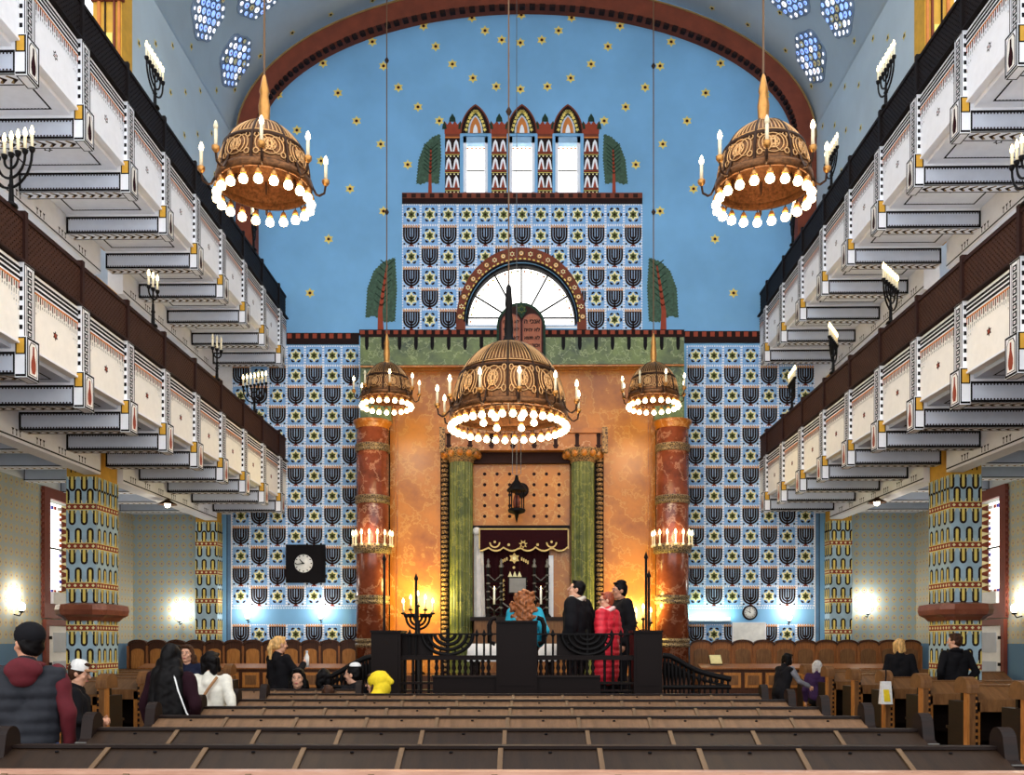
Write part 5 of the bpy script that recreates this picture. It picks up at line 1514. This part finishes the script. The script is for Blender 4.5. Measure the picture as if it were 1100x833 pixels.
# things on the back wall
p = at(328.5, 606, 20.95)
t = thing('wall_clock', 'square black clock with small white dial on the left tiled wall', 'clock', p)
w = 21 * 20.95 / F; hh = 20.5 * 20.95 / F
m = MB(); m.box(-w, w, -.06, .04, -hh, hh, 'black'); m.box(-w + .03, w - .03, -.075, -.06, -hh + .03, hh - .03, 'black'); m.build('case', t)
m = MB(); r = 9.7 * 20.9 / F; P = Paint(m, lambda u, v, h: Vector((-.03 + u, -.08 - h, v)), .003)
m.lathe([(0, 0), (r, 0), (r, .02), (0, .02)], (0, 0, 0), 'clockf', 28); m.xf(Matrix.Translation((-.03, -.075, 0)) @ Matrix.Rotation(PI / 2, 4, 'X'))
for k in range(12): a = PI * k / 6; P.poly([(r * .8 * math.cos(a - .08), r * .8 * math.sin(a - .08)), (r * .95 * math.cos(a - .05), r * .95 * math.sin(a - .05)), (r * .95 * math.cos(a + .05), r * .95 * math.sin(a + .05)), (r * .8 * math.cos(a + .08), r * .8 * math.sin(a + .08))], 'black', 8)
dl = m.build('dial', t)
def hand(t, cx, y0, ang, L, w_):
    m = MB(); d = Vector((math.sin(ang), 0, math.cos(ang))); s_ = Vector((d.z, 0, -d.x)) * w_
    o = Vector((cx, y0, 0)); m.prism([o - d * L * .15 - s_, o + d * L - s_ * .5, o + d * L + s_ * .5, o - d * L * .15 + s_], (0, -.006, 0), 'black'); m.build('hand', t)
hand(t, -.03, -.115, math.radians(-98), r * .85, .012); hand(t, -.03, -.122, math.radians(-42), r * .6, .016)
p = at(805.5, 658.5, 20.95)
t = thing('wall_clock', 'round dark-rimmed clock on the plain blue strip of the right tiled wall', 'clock', p)
m = MB(); m.lathe([(.0, -.02), (.17, -.02), (.17, .03), (.14, .05), (.135, .03), (0, .03)], (0, 0, 0), 'ink', 28); m.xf(Matrix.Rotation(PI / 2, 4, 'X')); m.build('case', t)
m = MB(); m.lathe([(.0, .03), (.137, .03), (.137, .035), (0, .035)], (0, 0, 0), 'clockf', 28); m.xf(Matrix.Rotation(PI / 2, 4, 'X'))
P = Paint(m, lambda u, v, h: Vector((u, -.036 - h, v)), .003)
for k in range(12): a = PI * k / 6; P.disc(.11 * math.cos(a), .11 * math.sin(a), .01, 'black', 1, 6)
m.build('dial', t); hand(t, 0, -.042, math.radians(-60), .085, .007); hand(t, 0, -.046, math.radians(-8), .1, .005)
p = at(804.5, 680, 20.95)
t = thing('notice_board', 'blank white board on the tiled wall below the round clock', 'board', p)
w = 17.5 * 20.95 / F; hh = 10.5 * 20.95 / F
m = MB(); m.box(-w, w, -.02, .04, -hh, hh, 'paper'); m.build('sheet', t)
m = MB()
for a in (-1, 1): m.box(-w, w, -.028, .0, a * hh - .012, a * hh + .012, 'white'); m.box(a * w - .012, a * w + .012, -.028, 0, -hh, hh, 'white')
m.build('edging', t)
p = at(762, 666, 20.9)
t = thing('tube_lamp', 'greenish glowing tube lamp on the wall right of the ark column', 'lamp', p); w = 23 * 20.9 / F
m = MB(); m.box(-w, w, -.04, .09, -.045, -.01, 'grey'); m.build('housing', t)
m = MB(); m.tube([(-w + .03, -.02, .02), (w - .03, -.02, .02)], .025, 'tube', 8); m.build('tube', t)
L = bpy.data.lights.new('tube_light', 'AREA'); L.shape = 'RECTANGLE'; L.size = 2 * w; L.size_y = .1; L.energy = 7; L.color = (.8, 1, .86)
lo = put('light', L, t, (0, -.12, .08)); lo.rotation_euler = (math.radians(120), 0, 0)

def sconce(p, nrm, label, e=16):
    t = thing('wall_sconce', label, 'lamp', p, 0, 'glowing wall lamps'); n = Vector(nrm); u = Vector((0, 0, 1))
    m = MB(); m.tube([n * -.02, n * .1 + u * -.03, n * .14 + u * .03], .012, 'iron', 6); m.lathe([(0, .02), (.045, .03), (.05, .06), (0, .06)], n * .14, 'iron', 10); m.build('bracket', t)
    m = MB(); m.ell(n * .14 + u * .13, (.06, .06, .08), 'sconce', 14, 10); m.build('globe', t)
    L = bpy.data.lights.new('sconce_light', 'POINT'); L.energy = e; L.color = (1, .93, .82); L.shadow_soft_size = .1
    put('light', L, t, n * .16 + u * .3)
def onx(px, py, X):
    d = FW + RT * ((px - 550) / F) + Vector((0, 0, (690 - py) / F)); return CAM + d * ((X - CAM.x) / d.x)
dn = Vector((0, 0, -.15))
sconce(onx(15, 651, -XA) + dn, (1, 0, 0), 'glowing lamp on the left aisle wall nearest the camera')
sconce(onx(1098, 653, XA) + dn, (-1, 0, 0), 'glowing lamp on the right aisle wall at the edge of the photo')
for px, py, lab in ((195, 663, 'glowing lamp on the wallpaper at the end of the left aisle'), (268, 661, 'glowing lamp on the blue strip beneath the left tiles, further from the ark'),
                    (346, 661, 'glowing lamp on the blue strip beneath the left tiles, nearer the ark'), (930, 655, 'glowing lamp on the wallpaper at the end of the right aisle'), (846, 663, 'glowing lamp on the right tiled wall beside the white board')):
    q = at(px, py, 20.93); sconce(q + dn, (0, -1, 0), lab)
for px, py, lab in ((180, 541, 'lit lamp with dark shade under the lower left gallery'), (942, 539, 'lit lamp with dark shade under the lower right gallery')):
    d = FW + RT * ((px - 550) / F) + Vector((0, 0, (690 - py) / F)); zt = ZL - 1.38; q = CAM + d * ((zt - .08 - CAM.z) / d.z); q.z = zt
    t = thing('ceiling_lamp', lab, 'lamp', q, 0, 'lamps under the lower galleries')
    m = MB(); m.lathe([(.04, 0), (.05, -.02), (.17, -.09), (.18, -.11), (.15, -.1), (.04, -.03), (.04, 0)], (0, 0, 0), 'bronze', 16); m.build('shade', t)
    m = MB(); m.ell((0, 0, -.1), (.06, .06, .06), 'sconce', 12, 8); m.build('bulb', t)
    L = bpy.data.lights.new('lamp_light', 'POINT'); L.energy = 10; L.color = (1, .9, .75); L.shadow_soft_size = .06; put('light', L, t, (0, 0, -.2))
# ------------------------------------------------------------------ people
SKIN = mat('skin', (214, 160, 130), .55, scale=9, var=.04)
SKIN2 = mat('skin_warm', (196, 138, 108), .55, scale=9, var=.04)
def cloth(name, c, bump=.25, rough=.85, scale=26): return mat(name, c, rough, var=.05, scale=scale, bump=bump * .5)
CL = dict(black=cloth('black_fabric', (22, 21, 24)), vest=cloth('charcoal_quilted', (42, 43, 48), rough=.6), maroon=cloth('maroon_fabric', (88, 16, 26)), jeans=cloth('blue_denim', (72, 92, 138)),
          plum=cloth('dark_plum_fabric', (34, 12, 20)), ivory=cloth('ivory_fabric', (226, 220, 204)), teal=cloth('turquoise_fabric', (40, 164, 190)), red=cloth('red_quilted', (212, 34, 52), rough=.5),
          yellow=cloth('yellow_fabric', (236, 204, 34)), greyk=cloth('grey_knit', (122, 122, 128)), scarf=cloth('patterned_scarf', (214, 200, 184), scale=60), pink=cloth('pale_pink_scarf', (230, 190, 184)), navy=cloth('navy_fabric', (26, 30, 48)),
          purple=cloth('purple_fabric', (58, 38, 70)), whitec=cloth('white_fabric', (232, 230, 226)), tanc=cloth('tan_strap', (170, 124, 84)))
HR = dict(black=mat('black_hair', (13, 10, 10), .5, scale=40, var=.3, bump=.5, stretch=(1, 1, .15)), brown=mat('brown_hair', (58, 36, 24), .5, scale=40, var=.3, bump=.5, stretch=(1, 1, .15)),
          blonde=mat('blonde_hair', (206, 160, 98), .5, scale=40, var=.25, bump=.5, stretch=(1, 1, .15)), ginger=mat('ginger_hair', (142, 84, 46), .5, scale=40, var=.35, bump=.5, stretch=(1, 1, .15)),
          auburn=mat('auburn_hair', (140, 62, 36), .5, scale=40, var=.3, bump=.5, stretch=(1, 1, .15)), grey=mat('grey_hair', (196, 192, 188), .6, scale=40, var=.15, bump=.4))
EYE = mat('eye_white', (196, 186, 176), .3); IRIS = mat('eye_dark', (30, 22, 18), .3); LIP = mat('lip', (170, 84, 80), .5)

def fuse(mb, voxel, name, m, it=4, wob=0, wobs=30, rings=0):
    """one continuous skin over overlapping limbs"""
    me = mb.data(name)
    o = put('tmp', me)
    r = o.modifiers.new('r', 'REMESH'); r.mode = 'VOXEL'; r.voxel_size = voxel; r.use_smooth_shade = True
    s_ = o.modifiers.new('s', 'SMOOTH'); s_.factor = .5; s_.iterations = it
    dg = bpy.context.evaluated_depsgraph_get(); dg.update()
    res = bpy.data.meshes.new_from_object(o.evaluated_get(dg)); bpy.data.objects.remove(o)
    res.materials.clear(); res.materials.append(m)
    if wob or rings:
        ns = [v.normal.copy() for v in res.vertices]
        for v, n_ in zip(res.vertices, ns):
            d = 0
            if wob: d += wob * (math.sin(v.co.x * wobs + 3 * math.sin(v.co.z * wobs * .6)) + math.sin(v.co.z * wobs * 1.1 + 2 * math.sin(v.co.y * wobs)) * .7)
            if rings: d += rings * abs(math.sin(v.co.z * PI / .075))
            v.co += n_ * d
    res.polygons.foreach_set('use_smooth', [True] * len(res.polygons))
    res.polygons.foreach_set('material_index', [0] * len(res.polygons))
    res.name = name
    return res

def person(label, x, y, zf, H, deg, pose='stand', look=0, pitch=0, top='black', topm='jacket', legs='black', hair='black', hs='short', skin=None, arms=None, hood=None, scarf=None, hat=None, coat=False, sleeve=None, rings=0, collar=None, lean=0, extra=None, glasses=False, tilt=0, bulk=0):
    k = H / 1.72 if pose == 'stand' else H / 1.30 * (1.30 / 1.32)
    t = thing('person', label, 'person', (x, y, zf), math.radians(deg))
    drop = 0 if pose == 'stand' else .42
    S = lambda *p: Vector(p) * k
    skin = skin or SKIN
    hipz = .92 - drop
    L = math.radians(lean)
    def UP(p):                                   # upper body leans about the hips
        v = Vector(p) - Vector((0, 0, .92)); v = Matrix.Rotation(-L, 3, 'X') @ v; return (v + Vector((0, 0, .92 - drop))) * k
    hip = {s: S(s * .09, 0, hipz) for s in (-1, 1)}
    if pose == 'stand':
        knee = {s: S(s * .10, .025, .49) for s in (-1, 1)}; ank = {s: S(s * .10, -.02, .09) for s in (-1, 1)}
    else:
        knee = {s: S(s * .11, .44, .50) for s in (-1, 1)}; ank = {s: S(s * .11, .42, .09) for s in (-1, 1)}
    toe = {s: ank[s] + S(s * .02, .16, -.055) for s in (-1, 1)}
    shd = {s: UP((s * .175, -.01, 1.41)) for s in (-1, 1)}
    A = arms or {}
    elb, wri = {}, {}
    for s in (-1, 1):
        a = A.get(s, 'down')
        if a == 'down': e, w = (s * .245, -.04, 1.14), (s * .235, .06, .90)
        elif a == 'fold': e, w = (s * .24, .02, 1.15), (s * .06, .21, 1.12)
        elif a == 'raise': e, w = (s * .25, .12, 1.18), (s * .14, .32, 1.33)
        elif a == 'reach': e, w = (s * .26, .16, 1.22), (s * .28, .42, 1.18)
        elif a == 'pocket': e, w = (s * .29, -.08, 1.15), (s * .19, .06, .97)
        else: e, w = a
        elb[s], wri[s] = UP(e), UP(w)
    # body: head, neck, trunk, limbs, hands in one skin
    b = MB()
    b.ell(S(0, 0, hipz + .04), S(.150, .11, .13)); b.cap(UP((0, 0, 1.0)), .115 * k, UP((0, 0, 1.12)), .11 * k)
    for s in (-1, 1): b.cap(UP((s * .05, 0, 1.08)), .09 * k, UP((s * .07, 0, 1.30)), .105 * k)
    b.cap(shd[-1], .05 * k, shd[1], .05 * k)
    nb, nt_ = UP((0, -.02, 1.42)), UP((0, -.005, 1.53)); b.cap(nb, .06 * k, nt_, .054 * k)
    for s in (-1, 1):
        b.cap(hip[s], .085 * k, knee[s], .055 * k); b.cap(knee[s], .055 * k, ank[s], .036 * k); b.cap(ank[s], .038 * k, toe[s], .03 * k)
        b.cap(shd[s], .05 * k, elb[s], .038 * k); b.cap(elb[s], .038 * k, wri[s], .027 * k)
        d = (wri[s] - elb[s]).normalized(); side = Vector((-s, 0, 0)); side = (side - d * side.dot(d)).normalized(); nrm = d.cross(side).normalized()
        pc = wri[s] + d * .045 * k
        b.cap(wri[s], .026 * k, pc + d * .03 * k, .026 * k); 
        for q in (-1, 1): b.cap(wri[s] + d * .02 * k + nrm * q * .012 * k, .017 * k, pc + d * .035 * k + nrm * q * .026 * k, .014 * k)
        inw = side
        for fi, fl in enumerate((.066, .076, .07, .054)):
            o = pc + d * .036 * k + nrm * (fi - 1.5) * .0205 * k
            m1 = o + d * fl * .5 * k + inw * .010 * k; m2 = m1 + d * fl * .35 * k + inw * .028 * k
            b.cap(o, .0088 * k, m1, .0082 * k, n=8); b.cap(m1, .0082 * k, m2, .0066 * k, n=8)
        o = wri[s] + d * .03 * k - nrm * .026 * k; m1 = o + d * .035 * k - nrm * .03 * k + inw * .012 * k
        b.cap(o, .012 * k, m1, .010 * k, n=8); b.cap(m1, .010 * k, m1 + d * .034 * k - nrm * .004 * k + inw * .01 * k, .0075 * k, n=8)
    hc = UP((0, .012, 1.605))
    HM = Matrix.Translation(hc) @ Matrix.Rotation(math.radians(look), 4, 'Z') @ Matrix.Rotation(math.radians(-lean * .5 + pitch), 4, 'X') @ Matrix.Rotation(math.radians(tilt), 4, 'Y') @ Matrix.Scale(k, 4)
    i0 = len(b.v)
    b.ell((0, -.012, .022), (.074, .094, .094)); b.ell((0, .022, -.05), (.056, .06, .062)); b.ell((0, .052, -.098), (.026, .026, .02)); b.ell((0, .058, .02), (.055, .03, .05))
    b.cap((0, .088, .012), .009, (0, .108, -.026), .0135); b.ell((0, .075, .028), (.048, .016, .011)); b.ell((0, .078, -.064), (.024, .012, .012))
    for s in (-1, 1): b.ell((s * .038, .055, -.03), (.024, .026, .024)); b.ell((s * .077, -.008, -.008), (.01, .022, .033)); b.cap((s * .045, .0, -.075), .022, (s * .018, .05, -.095), .018)
    b.xf(HM, i0)
    body = put('body', fuse(b, .0085 * max(k, .8), 'body', skin, 3), t)
    for s in (-1, 1):
        m = MB(); m.ell((s * .031, .079, .006), (.0125, .008, .0062), EYE, 10, 8); m.ell((s * .031, .0855, .006), (.006, .0035, .006), IRIS, 8, 6); m.cap((s * .018, .09, .026), .0035, (s * .046, .084, .026), .003, HR['brown' if hair in ('blonde', 'ginger', 'auburn') else hair if hair != 'grey' else 'grey'], 6); m.xf(HM); m.build('eye', t)
    m = MB(); m.ell((0, .0885, -.06), (.021, .006, .0045), LIP, 10, 6); m.ell((0, .088, -.068), (.018, .006, .005), LIP, 10, 6); m.xf(HM); m.build('mouth', t)
    # trousers and shoes
    c = MB(); c.ell(S(0, 0, hipz + .05), S(.172, .135, .14))
    for s in (-1, 1): c.cap(hip[s], .102 * k, knee[s], .072 * k); c.cap(knee[s], .072 * k, ank[s] + S(0, 0, .02), .062 * k)
    put('trousers', fuse(c, .014, 'trousers', CL[legs], 4, .002, 26), t)
    for s in (-1, 1):
        c = MB(); c.cap(ank[s] + S(0, -.04, -.035), .045 * k, toe[s] + S(0, .02, -.002), .036 * k); c.cap(ank[s], .048 * k, ank[s] + S(0, .03, -.03), .048 * k); put('shoe', fuse(c, .012, 'shoe', CL['black'], 3), t)
    # jacket
    def torso(c, e=0):
        c.ell(UP((0, 0, .98)), S(.178 + e, .142 + e, .13)); c.cap(UP((0, 0, 1.0)), (.135 + e) * k, UP((0, .0, 1.12)), (.13 + e) * k)
        for s in (-1, 1): c.cap(UP((s * .06, 0, .98)), (.115 + e) * k, UP((s * .085, -.005, 1.30)), (.115 + e) * k); c.cap(UP((s * .07, -.01, 1.30)), (.115 + e) * k, UP((s * .12, -.015, 1.385)), (.075 + e) * k)
        c.cap(UP((-.17, -.015, 1.395)), (.062 + e) * k, UP((.17, -.015, 1.395)), (.062 + e) * k)
        c.cap(UP((0, -.025, 1.38)), .10 * k, UP((0, -.025, 1.455)), .074 * k)
    def sleeves(c, e=0):
        for s in (-1, 1):
            c.cap(shd[s], (.068 + e) * k, elb[s], (.055 + e) * k); c.cap(elb[s], (.055 + e) * k, wri[s] - (wri[s] - elb[s]).normalized() * .01 * k, (.043 + e) * k)
    c = MB(); torso(c, .004 + bulk)
    if sleeve is None: sleeves(c, bulk)
    if coat:
        for s in (-1, 1): c.cap(S(s * .06, 0, hipz + .02), .14 * k, S(s * .075, .02, .55), .15 * k)
        c.cap(S(0, 0, hipz), .14 * k, S(0, .02, .55), .15 * k)
    put(topm, fuse(c, .0125, topm, CL[top], 4, .0035, 24, rings), t)
    if sleeve:
        c = MB(); sleeves(c, -.002); put('sleeves', fuse(c, .0125, 'sleeves', CL[sleeve], 4, .004, 28), t)
    if collar:
        c = MB()
        for j in range(12):
            a0, a1 = 2 * PI * j / 12, 2 * PI * (j + 1) / 12
            f = lambda a: UP((.088 * math.cos(a), -.02 + .082 * math.sin(a), 1.465 + .012 * math.sin(-a)))
            c.cap(f(a0), .026 * k, f(a1), .026 * k, n=8)
        if collar[0] == 'hood':
            c.ell(UP((0, -.12, 1.445)), S(.115, .06, .075)); c.ell(UP((0, -.11, 1.39)), S(.085, .055, .07))
        put('hood' if collar[0] == 'hood' else 'collar', fuse(c, .011, 'collar', CL[collar[1]], 4, .003, 30), t)
    if scarf:
        c = MB()
        for j in range(14):
            a0, a1 = 2 * PI * j / 14, 2 * PI * (j + 1) / 14
            f = lambda a: UP((.093 * math.cos(a), .0 + .088 * math.sin(a), 1.475 + .02 * math.sin(3 * a)))
            c.cap(f(a0), .034 * k, f(a1), .034 * k, n=8)
        c.cap(UP((.02, .10, 1.46)), .045 * k, UP((.03, .155, 1.22)), .05 * k); c.cap(UP((-.03, .10, 1.46)), .04 * k, UP((-.02, .15, 1.28)), .045 * k)
        put('scarf', fuse(c, .011, 'scarf', CL[scarf], 3, .005, 34), t)
    # hair
    c = MB()
    if hs != 'none':
        c.ell((0, -.022, .038), (.083, .099, .092))
        c.ell((0, -.045, -.01), (.078, .066, .08))
    rnd = random.Random(len(label))
    if hs in ('short',):
        for s in (-1, 1): c.ell((s * .066, -.012, .012), (.018, .04, .035))
        c.ell((0, .045, .098), (.06, .04, .02))
    if hs == 'bob':
        for s in (-1, 1): c.cap((s * .07, -.01, .04), .026, (s * .078, .005, -.085), .03); c.cap((s * .05, -.06, .03), .05, (s * .055, -.055, -.10), .042)
        c.ell((0, .05, .09), (.062, .045, .024))
    if hs in ('long', 'curly'):
        for s in (-1, 1): c.cap((s * .072, -.01, .04), .027, (s * .083, -.02, -.12), .036); c.cap((s * .07, -.05, -.06), .055, (s * .085, -.075, -.30), .06)
        c.cap((0, -.07, .02), .07, (0, -.09, -.34), .07); c.ell((0, .045, .095), (.06, .045, .024))
        if hs == 'long' and extra != 'medium': c.cap((0, -.10, -.20), .10, (0, -.115, -.60), .10); [c.cap((q * .08, -.08, -.15), .075, (q * .12, -.10, -.55), .075) for q in (-1, 1)]
    if hs == 'curly':
        c.cap((0, -.06, -.02), .105, (0, -.09, -.33), .115); [c.cap((q * .07, -.05, -.08), .07, (q * .10, -.08, -.34), .07) for q in (-1, 1)]
        for j in range(110):
            a = rnd.uniform(PI * .95, PI * 2.05); z = rnd.uniform(-.42, .08); rr = .10 + (.055 if z < -.05 else .005)
            c.ell((rr * 1.2 * math.cos(a), -.03 + rr * math.sin(a), z), rnd.uniform(.02, .035), nu=8, nv=6)
    if hs == 'ponytail':
        c.ell((0, -.115, .045), .03); c.cap((0, -.125, .04), .034, (0, -.155, -.06), .04); c.cap((0, -.155, -.06), .04, (0, -.145, -.2), .018); c.ell((0, .045, .095), (.06, .045, .024))
    if c.v:
        c2 = c; c2.xf(HM)
        put('hair', fuse(c2, .0095, 'hair', HR[hair], 3, (.006 if hs == 'curly' else .0012 if hs == 'long' else .002), 70 if hs != 'curly' else 60), t)
    if hat == 'kippah':
        m = MB(); m.lathe([(.072, .100), (.07, .116), (.056, .134), (.03, .146), (.001, .150)], (0, -.03, 0), CL['whitec'] if hood == 'white' else CL['black'], 20); m.xf(HM); m.build('kippah', t)
    if hat == 'beanie':
        m = MB(); m.ell((0, -.02, .055), (.09, .106, .088), CL['black'], 20, 12); m.xf(HM); m.build('knit_cap', t)
    if hat == 'cap':
        m = MB(); m.lathe([(.088, .03), (.09, .07), (.075, .115), (.04, .138), (.001, .142)], (0, -.015, 0), CL['whitec'], 20)
        m.prism([(.075 * math.cos(PI * j / 8), .06 + .10 * math.sin(PI * j / 8), .038) for j in range(9)], (0, 0, .012), CL['tanc']); m.xf(HM); m.build('visor_cap', t)
    if hood == 'up':
        c = MB(); c.ell((0, -.035, .03), (.118, .118, .122)); c.ell((0, -.07, -.06), (.13, .115, .11)); c.cap((0, -.08, .08), .07, (0, -.19, .02), .035); c.cap((-.10, -.05, -.15), .085, (.10, -.05, -.15), .085); c.cap((-.17, -.05, -.22), .08, (.17, -.05, -.22), .08)
        c.xf(HM); put('hood', fuse(c, .011, 'hood', CL[top], 4, .003, 30), t)
    if glasses:
        m = MB()
        for s in (-1, 1): m.tube([(s * .032 + .021 * math.cos(2 * PI * j / 14), .096, .004 + .017 * math.sin(2 * PI * j / 14)) for j in range(15)], .0025, 'black', 5, cap=False); m.tube([(s * .053, .095, .008), (s * .078, .0, .008)], .0025, 'black', 5)
        m.tube([(-.011, .1, .006), (.011, .1, .006)], .0025, 'black', 5); m.xf(HM); m.build('glasses', t)
    t['hk'] = k
    return t, UP, wri, k

def px_x(px, Y): return at(px, 700, Y).x
def stand(label, px, ytop, Y, deg, zf=0, **k):
    p = at(px, ytop, Y); h = p.z - zf
    return person(label, p.x, Y, zf, h * 1.72 / 1.735, deg, 'stand', **k)
def sit(label, px, ytop, Y, deg, **k):
    p = at(px, ytop, Y); h = p.z
    return person(label, p.x, Y, 0, h, deg, 'sit', **k)

stand('man in dark padded vest over maroon hooded top standing at the left edge', 30, 670, 5.6, 16, look=42, top='vest', topm='vest', sleeve='maroon', rings=.010, collar=('hood', 'maroon'), legs='jeans', hair='black', hs='short', hat='beanie', skin=SKIN2)
t, UP, wri, k = stand('woman with very long black hair and plum coat seen from behind', 184, 691, 7.5, -8, top='plum', coat=True, hair='black', hs='long', arms={1: 'pocket'})
def bag_on(label, pts, T, r, strap, bagc, size, parent_mat):
    """a bag hanging from a shoulder: strap along pts, bag at the end"""
    o = thing('shoulder_bag', label, 'bag', T @ Vector(pts[-1])); B = Vector(o.location)
    m = MB(); m.tube([T @ Vector(p) - B for p in pts], r, CL[strap], 6); m.build('strap', o)
    m = MB(); w, d, h = size; e = Vector((0, 0, -h / 2))
    m.hexa([e + Vector(q) for q in ((-w * .5, -d * .6, -h / 2), (w * .5, -d * .6, -h / 2), (w * .5, d * .6, -h / 2), (-w * .5, d * .6, -h / 2), (-w * .42, -d * .3, h / 2), (w * .42, -d * .3, h / 2), (w * .42, d * .3, h / 2), (-w * .42, d * .3, h / 2))], CL[bagc]); m.build('pouch', o)
def wm(t): 
    return Matrix.Translation(t.location) @ Matrix.Rotation(t.rotation_euler.z, 4, 'Z')
kk = k
bag_on('white shoulder bag hanging at the right hip of the long-haired woman', [(.10 * kk, -.13 * kk, 1.44 * kk), (.16 * kk, -.165 * kk, 1.3 * kk), (.235 * kk, -.155 * kk, 1.1 * kk), (.30 * kk, -.09 * kk, .95 * kk)], wm(t), .007, 'whitec', 'whitec', (.1, .16, .22), None)
t, UP, wri, k = stand('woman in ivory jacket with dark bobbed hair seen from behind', 227, 699, 8.4, -12, top='ivory', hair='black', hs='bob', arms={1: 'pocket', -1: 'fold'})
kk = k
bag_on('brown shoulder bag on the back of the woman in the ivory jacket', [(.13 * kk, -.10 * kk, 1.45 * kk), (.06 * kk, -.165 * kk, 1.32 * kk), (-.04 * kk, -.175 * kk, 1.16 * kk), (-.10 * kk, -.20 * kk, 1.08 * kk)], wm(t), .014, 'tanc', 'tanc', (.14, .05, .2), None)
sit('seated person in a white cap with brown visor beside the left pillar', 84, 709, 9.4, -70, top='black', hair='brown', hs='short', hat='cap', look=-10, pitch=-12, arms={1: 'fold', -1: 'fold'})
stand('brown-haired woman facing the camera between the two dark-haired women', 201, 692, 10.9, 172, top='navy', hair='brown', hs='long', extra='medium', look=10)
t, UP, wri, k = stand('blonde woman with ponytail and black coat holding a white bottle', 300, 683, 12.2, -38, top='black', hair='blonde', hs='ponytail', look=-12, arms={1: 'raise', -1: 'fold'})
p = wm(t) @ wri[1]
o = thing('drink_bottle', 'small white bottle held up by the blonde woman with the ponytail', 'bottle', p + Vector((.03, .06, -.05)))
m = MB(); m.lathe([(0, 0), (.032, 0), (.033, .14), (.014, .19), (.014, .2), (0, .2)], (0, 0, 0), CL['whitec'], 12); m.build('flask', o)
m = MB(); m.lathe([(0, .2), (.017, .2), (.017, .225), (0, .225)], (0, 0, 0), 'grey', 10); m.build('cap', o)
sit('smiling woman with long dark hair seated and turned to the camera', 320, 717, 10.75, 196, top='black', hair='black', hs='long', extra='medium', look=-14)
sit('dark-haired person in black seated left of the man with white skullcap', 348, 717.5, 10.8, 12, top='black', hair='black', hs='bob')
sit('small brown-haired child seated low behind the last central pew', 352.5, 735.5, 9.70, 5, top='purple', hair='brown', hs='short')
sit('man with white skullcap and black coat seated by the left stair railing', 380, 713, 10.75, 62, top='black', hair='black', hs='short', hat='kippah', hood='white', look=14)
sit('person in bright yellow hooded top and glasses seated behind the central pews', 404, 722, 9.72, 72, top='yellow', hair='brown', hs='bob', hood='up', glasses=True, look=12)

stand('dark-haired woman in black vest with grey sleeves bending over a right pew', 838, 700, 14.3, -62, top='black', topm='vest', sleeve='greyk', hair='black', hs='bob', lean=16, arms={1: 'reach', -1: 'raise'})
sit('grey-haired person in purple seated in a right pew, back to the camera', 878, 709, 17.1, -25, top='purple', hair='grey', hs='bob')
t, UP, wri, k = stand('blonde woman in black coat standing among the right pews', 967, 686, 14.75, -28, top='black', coat=True, hair='blonde', hs='bob', look=-32)
kk = k
bag_on('white and yellow bag hanging on the pew end below the blonde woman in black', [(5.55, 13.93, 1.12), (5.50, 13.80, 1.05), (5.47, 13.74, .96)], Matrix.Identity(4), .01, 'black', 'whitec', (.17, .1, .34), None)
o = bpy.data.objects['shoulder_bag.002']; m = MB(); m.hexa([Vector(q) for q in ((-.04, -.065, -.3), (.05, -.065, -.3), (.05, -.03, -.3), (-.04, -.03, -.3), (-.05, -.048, -.12), (.03, -.048, -.12), (.03, -.02, -.12), (-.05, -.02, -.12))], CL['yellow']); m.build('yellow_print', o)
stand('man in black jacket with short dark hair standing beside the right pillar', 1026, 680, 13.45, 8, top='black', hair='brown', hs='short', look=42, collar=('collar', 'black'), arms={-1: 'pocket', 1: 'pocket'})

PZ = .62
stand('woman with long curly ginger hair and turquoise jacket behind the middle post', 564, 633, 11.6, -12, PZ, bulk=.012, top='teal', hair='ginger', hs='curly', arms={1: 'pocket'})
stand('man in black jacket and pale scarf looking up on the platform', 620, 623, 11.9, 60, PZ, bulk=.035, top='black', hair='black', hs='short', look=26, pitch=14, scarf='scarf', arms={1: 'pocket'})
stand('woman with short auburn hair, red padded jacket and pink scarf on the platform', 652, 635.5, 11.65, 56, PZ, bulk=.02, top='red', rings=.007, hair='auburn', hs='short', scarf='pink', look=38, coat=True, glasses=True)
stand('man in dark coat with black skullcap behind the woman in red', 666, 624.5, 12.4, 112, PZ, bulk=.02, top='black', hair='black', hs='short', hat='kippah', look=-8, skin=SKIN2)

# ------------------------------------------------------------------ daylight
w = bpy.data.worlds.new('world'); sc.world = w; w.use_nodes = True
bg = w.node_tree.nodes['Background']; bg.inputs[0].default_value = (.93, .96, 1, 1); bg.inputs[1].default_value = WORLD
sc.cycles.use_denoising = True
sc.cycles.max_bounces = 6
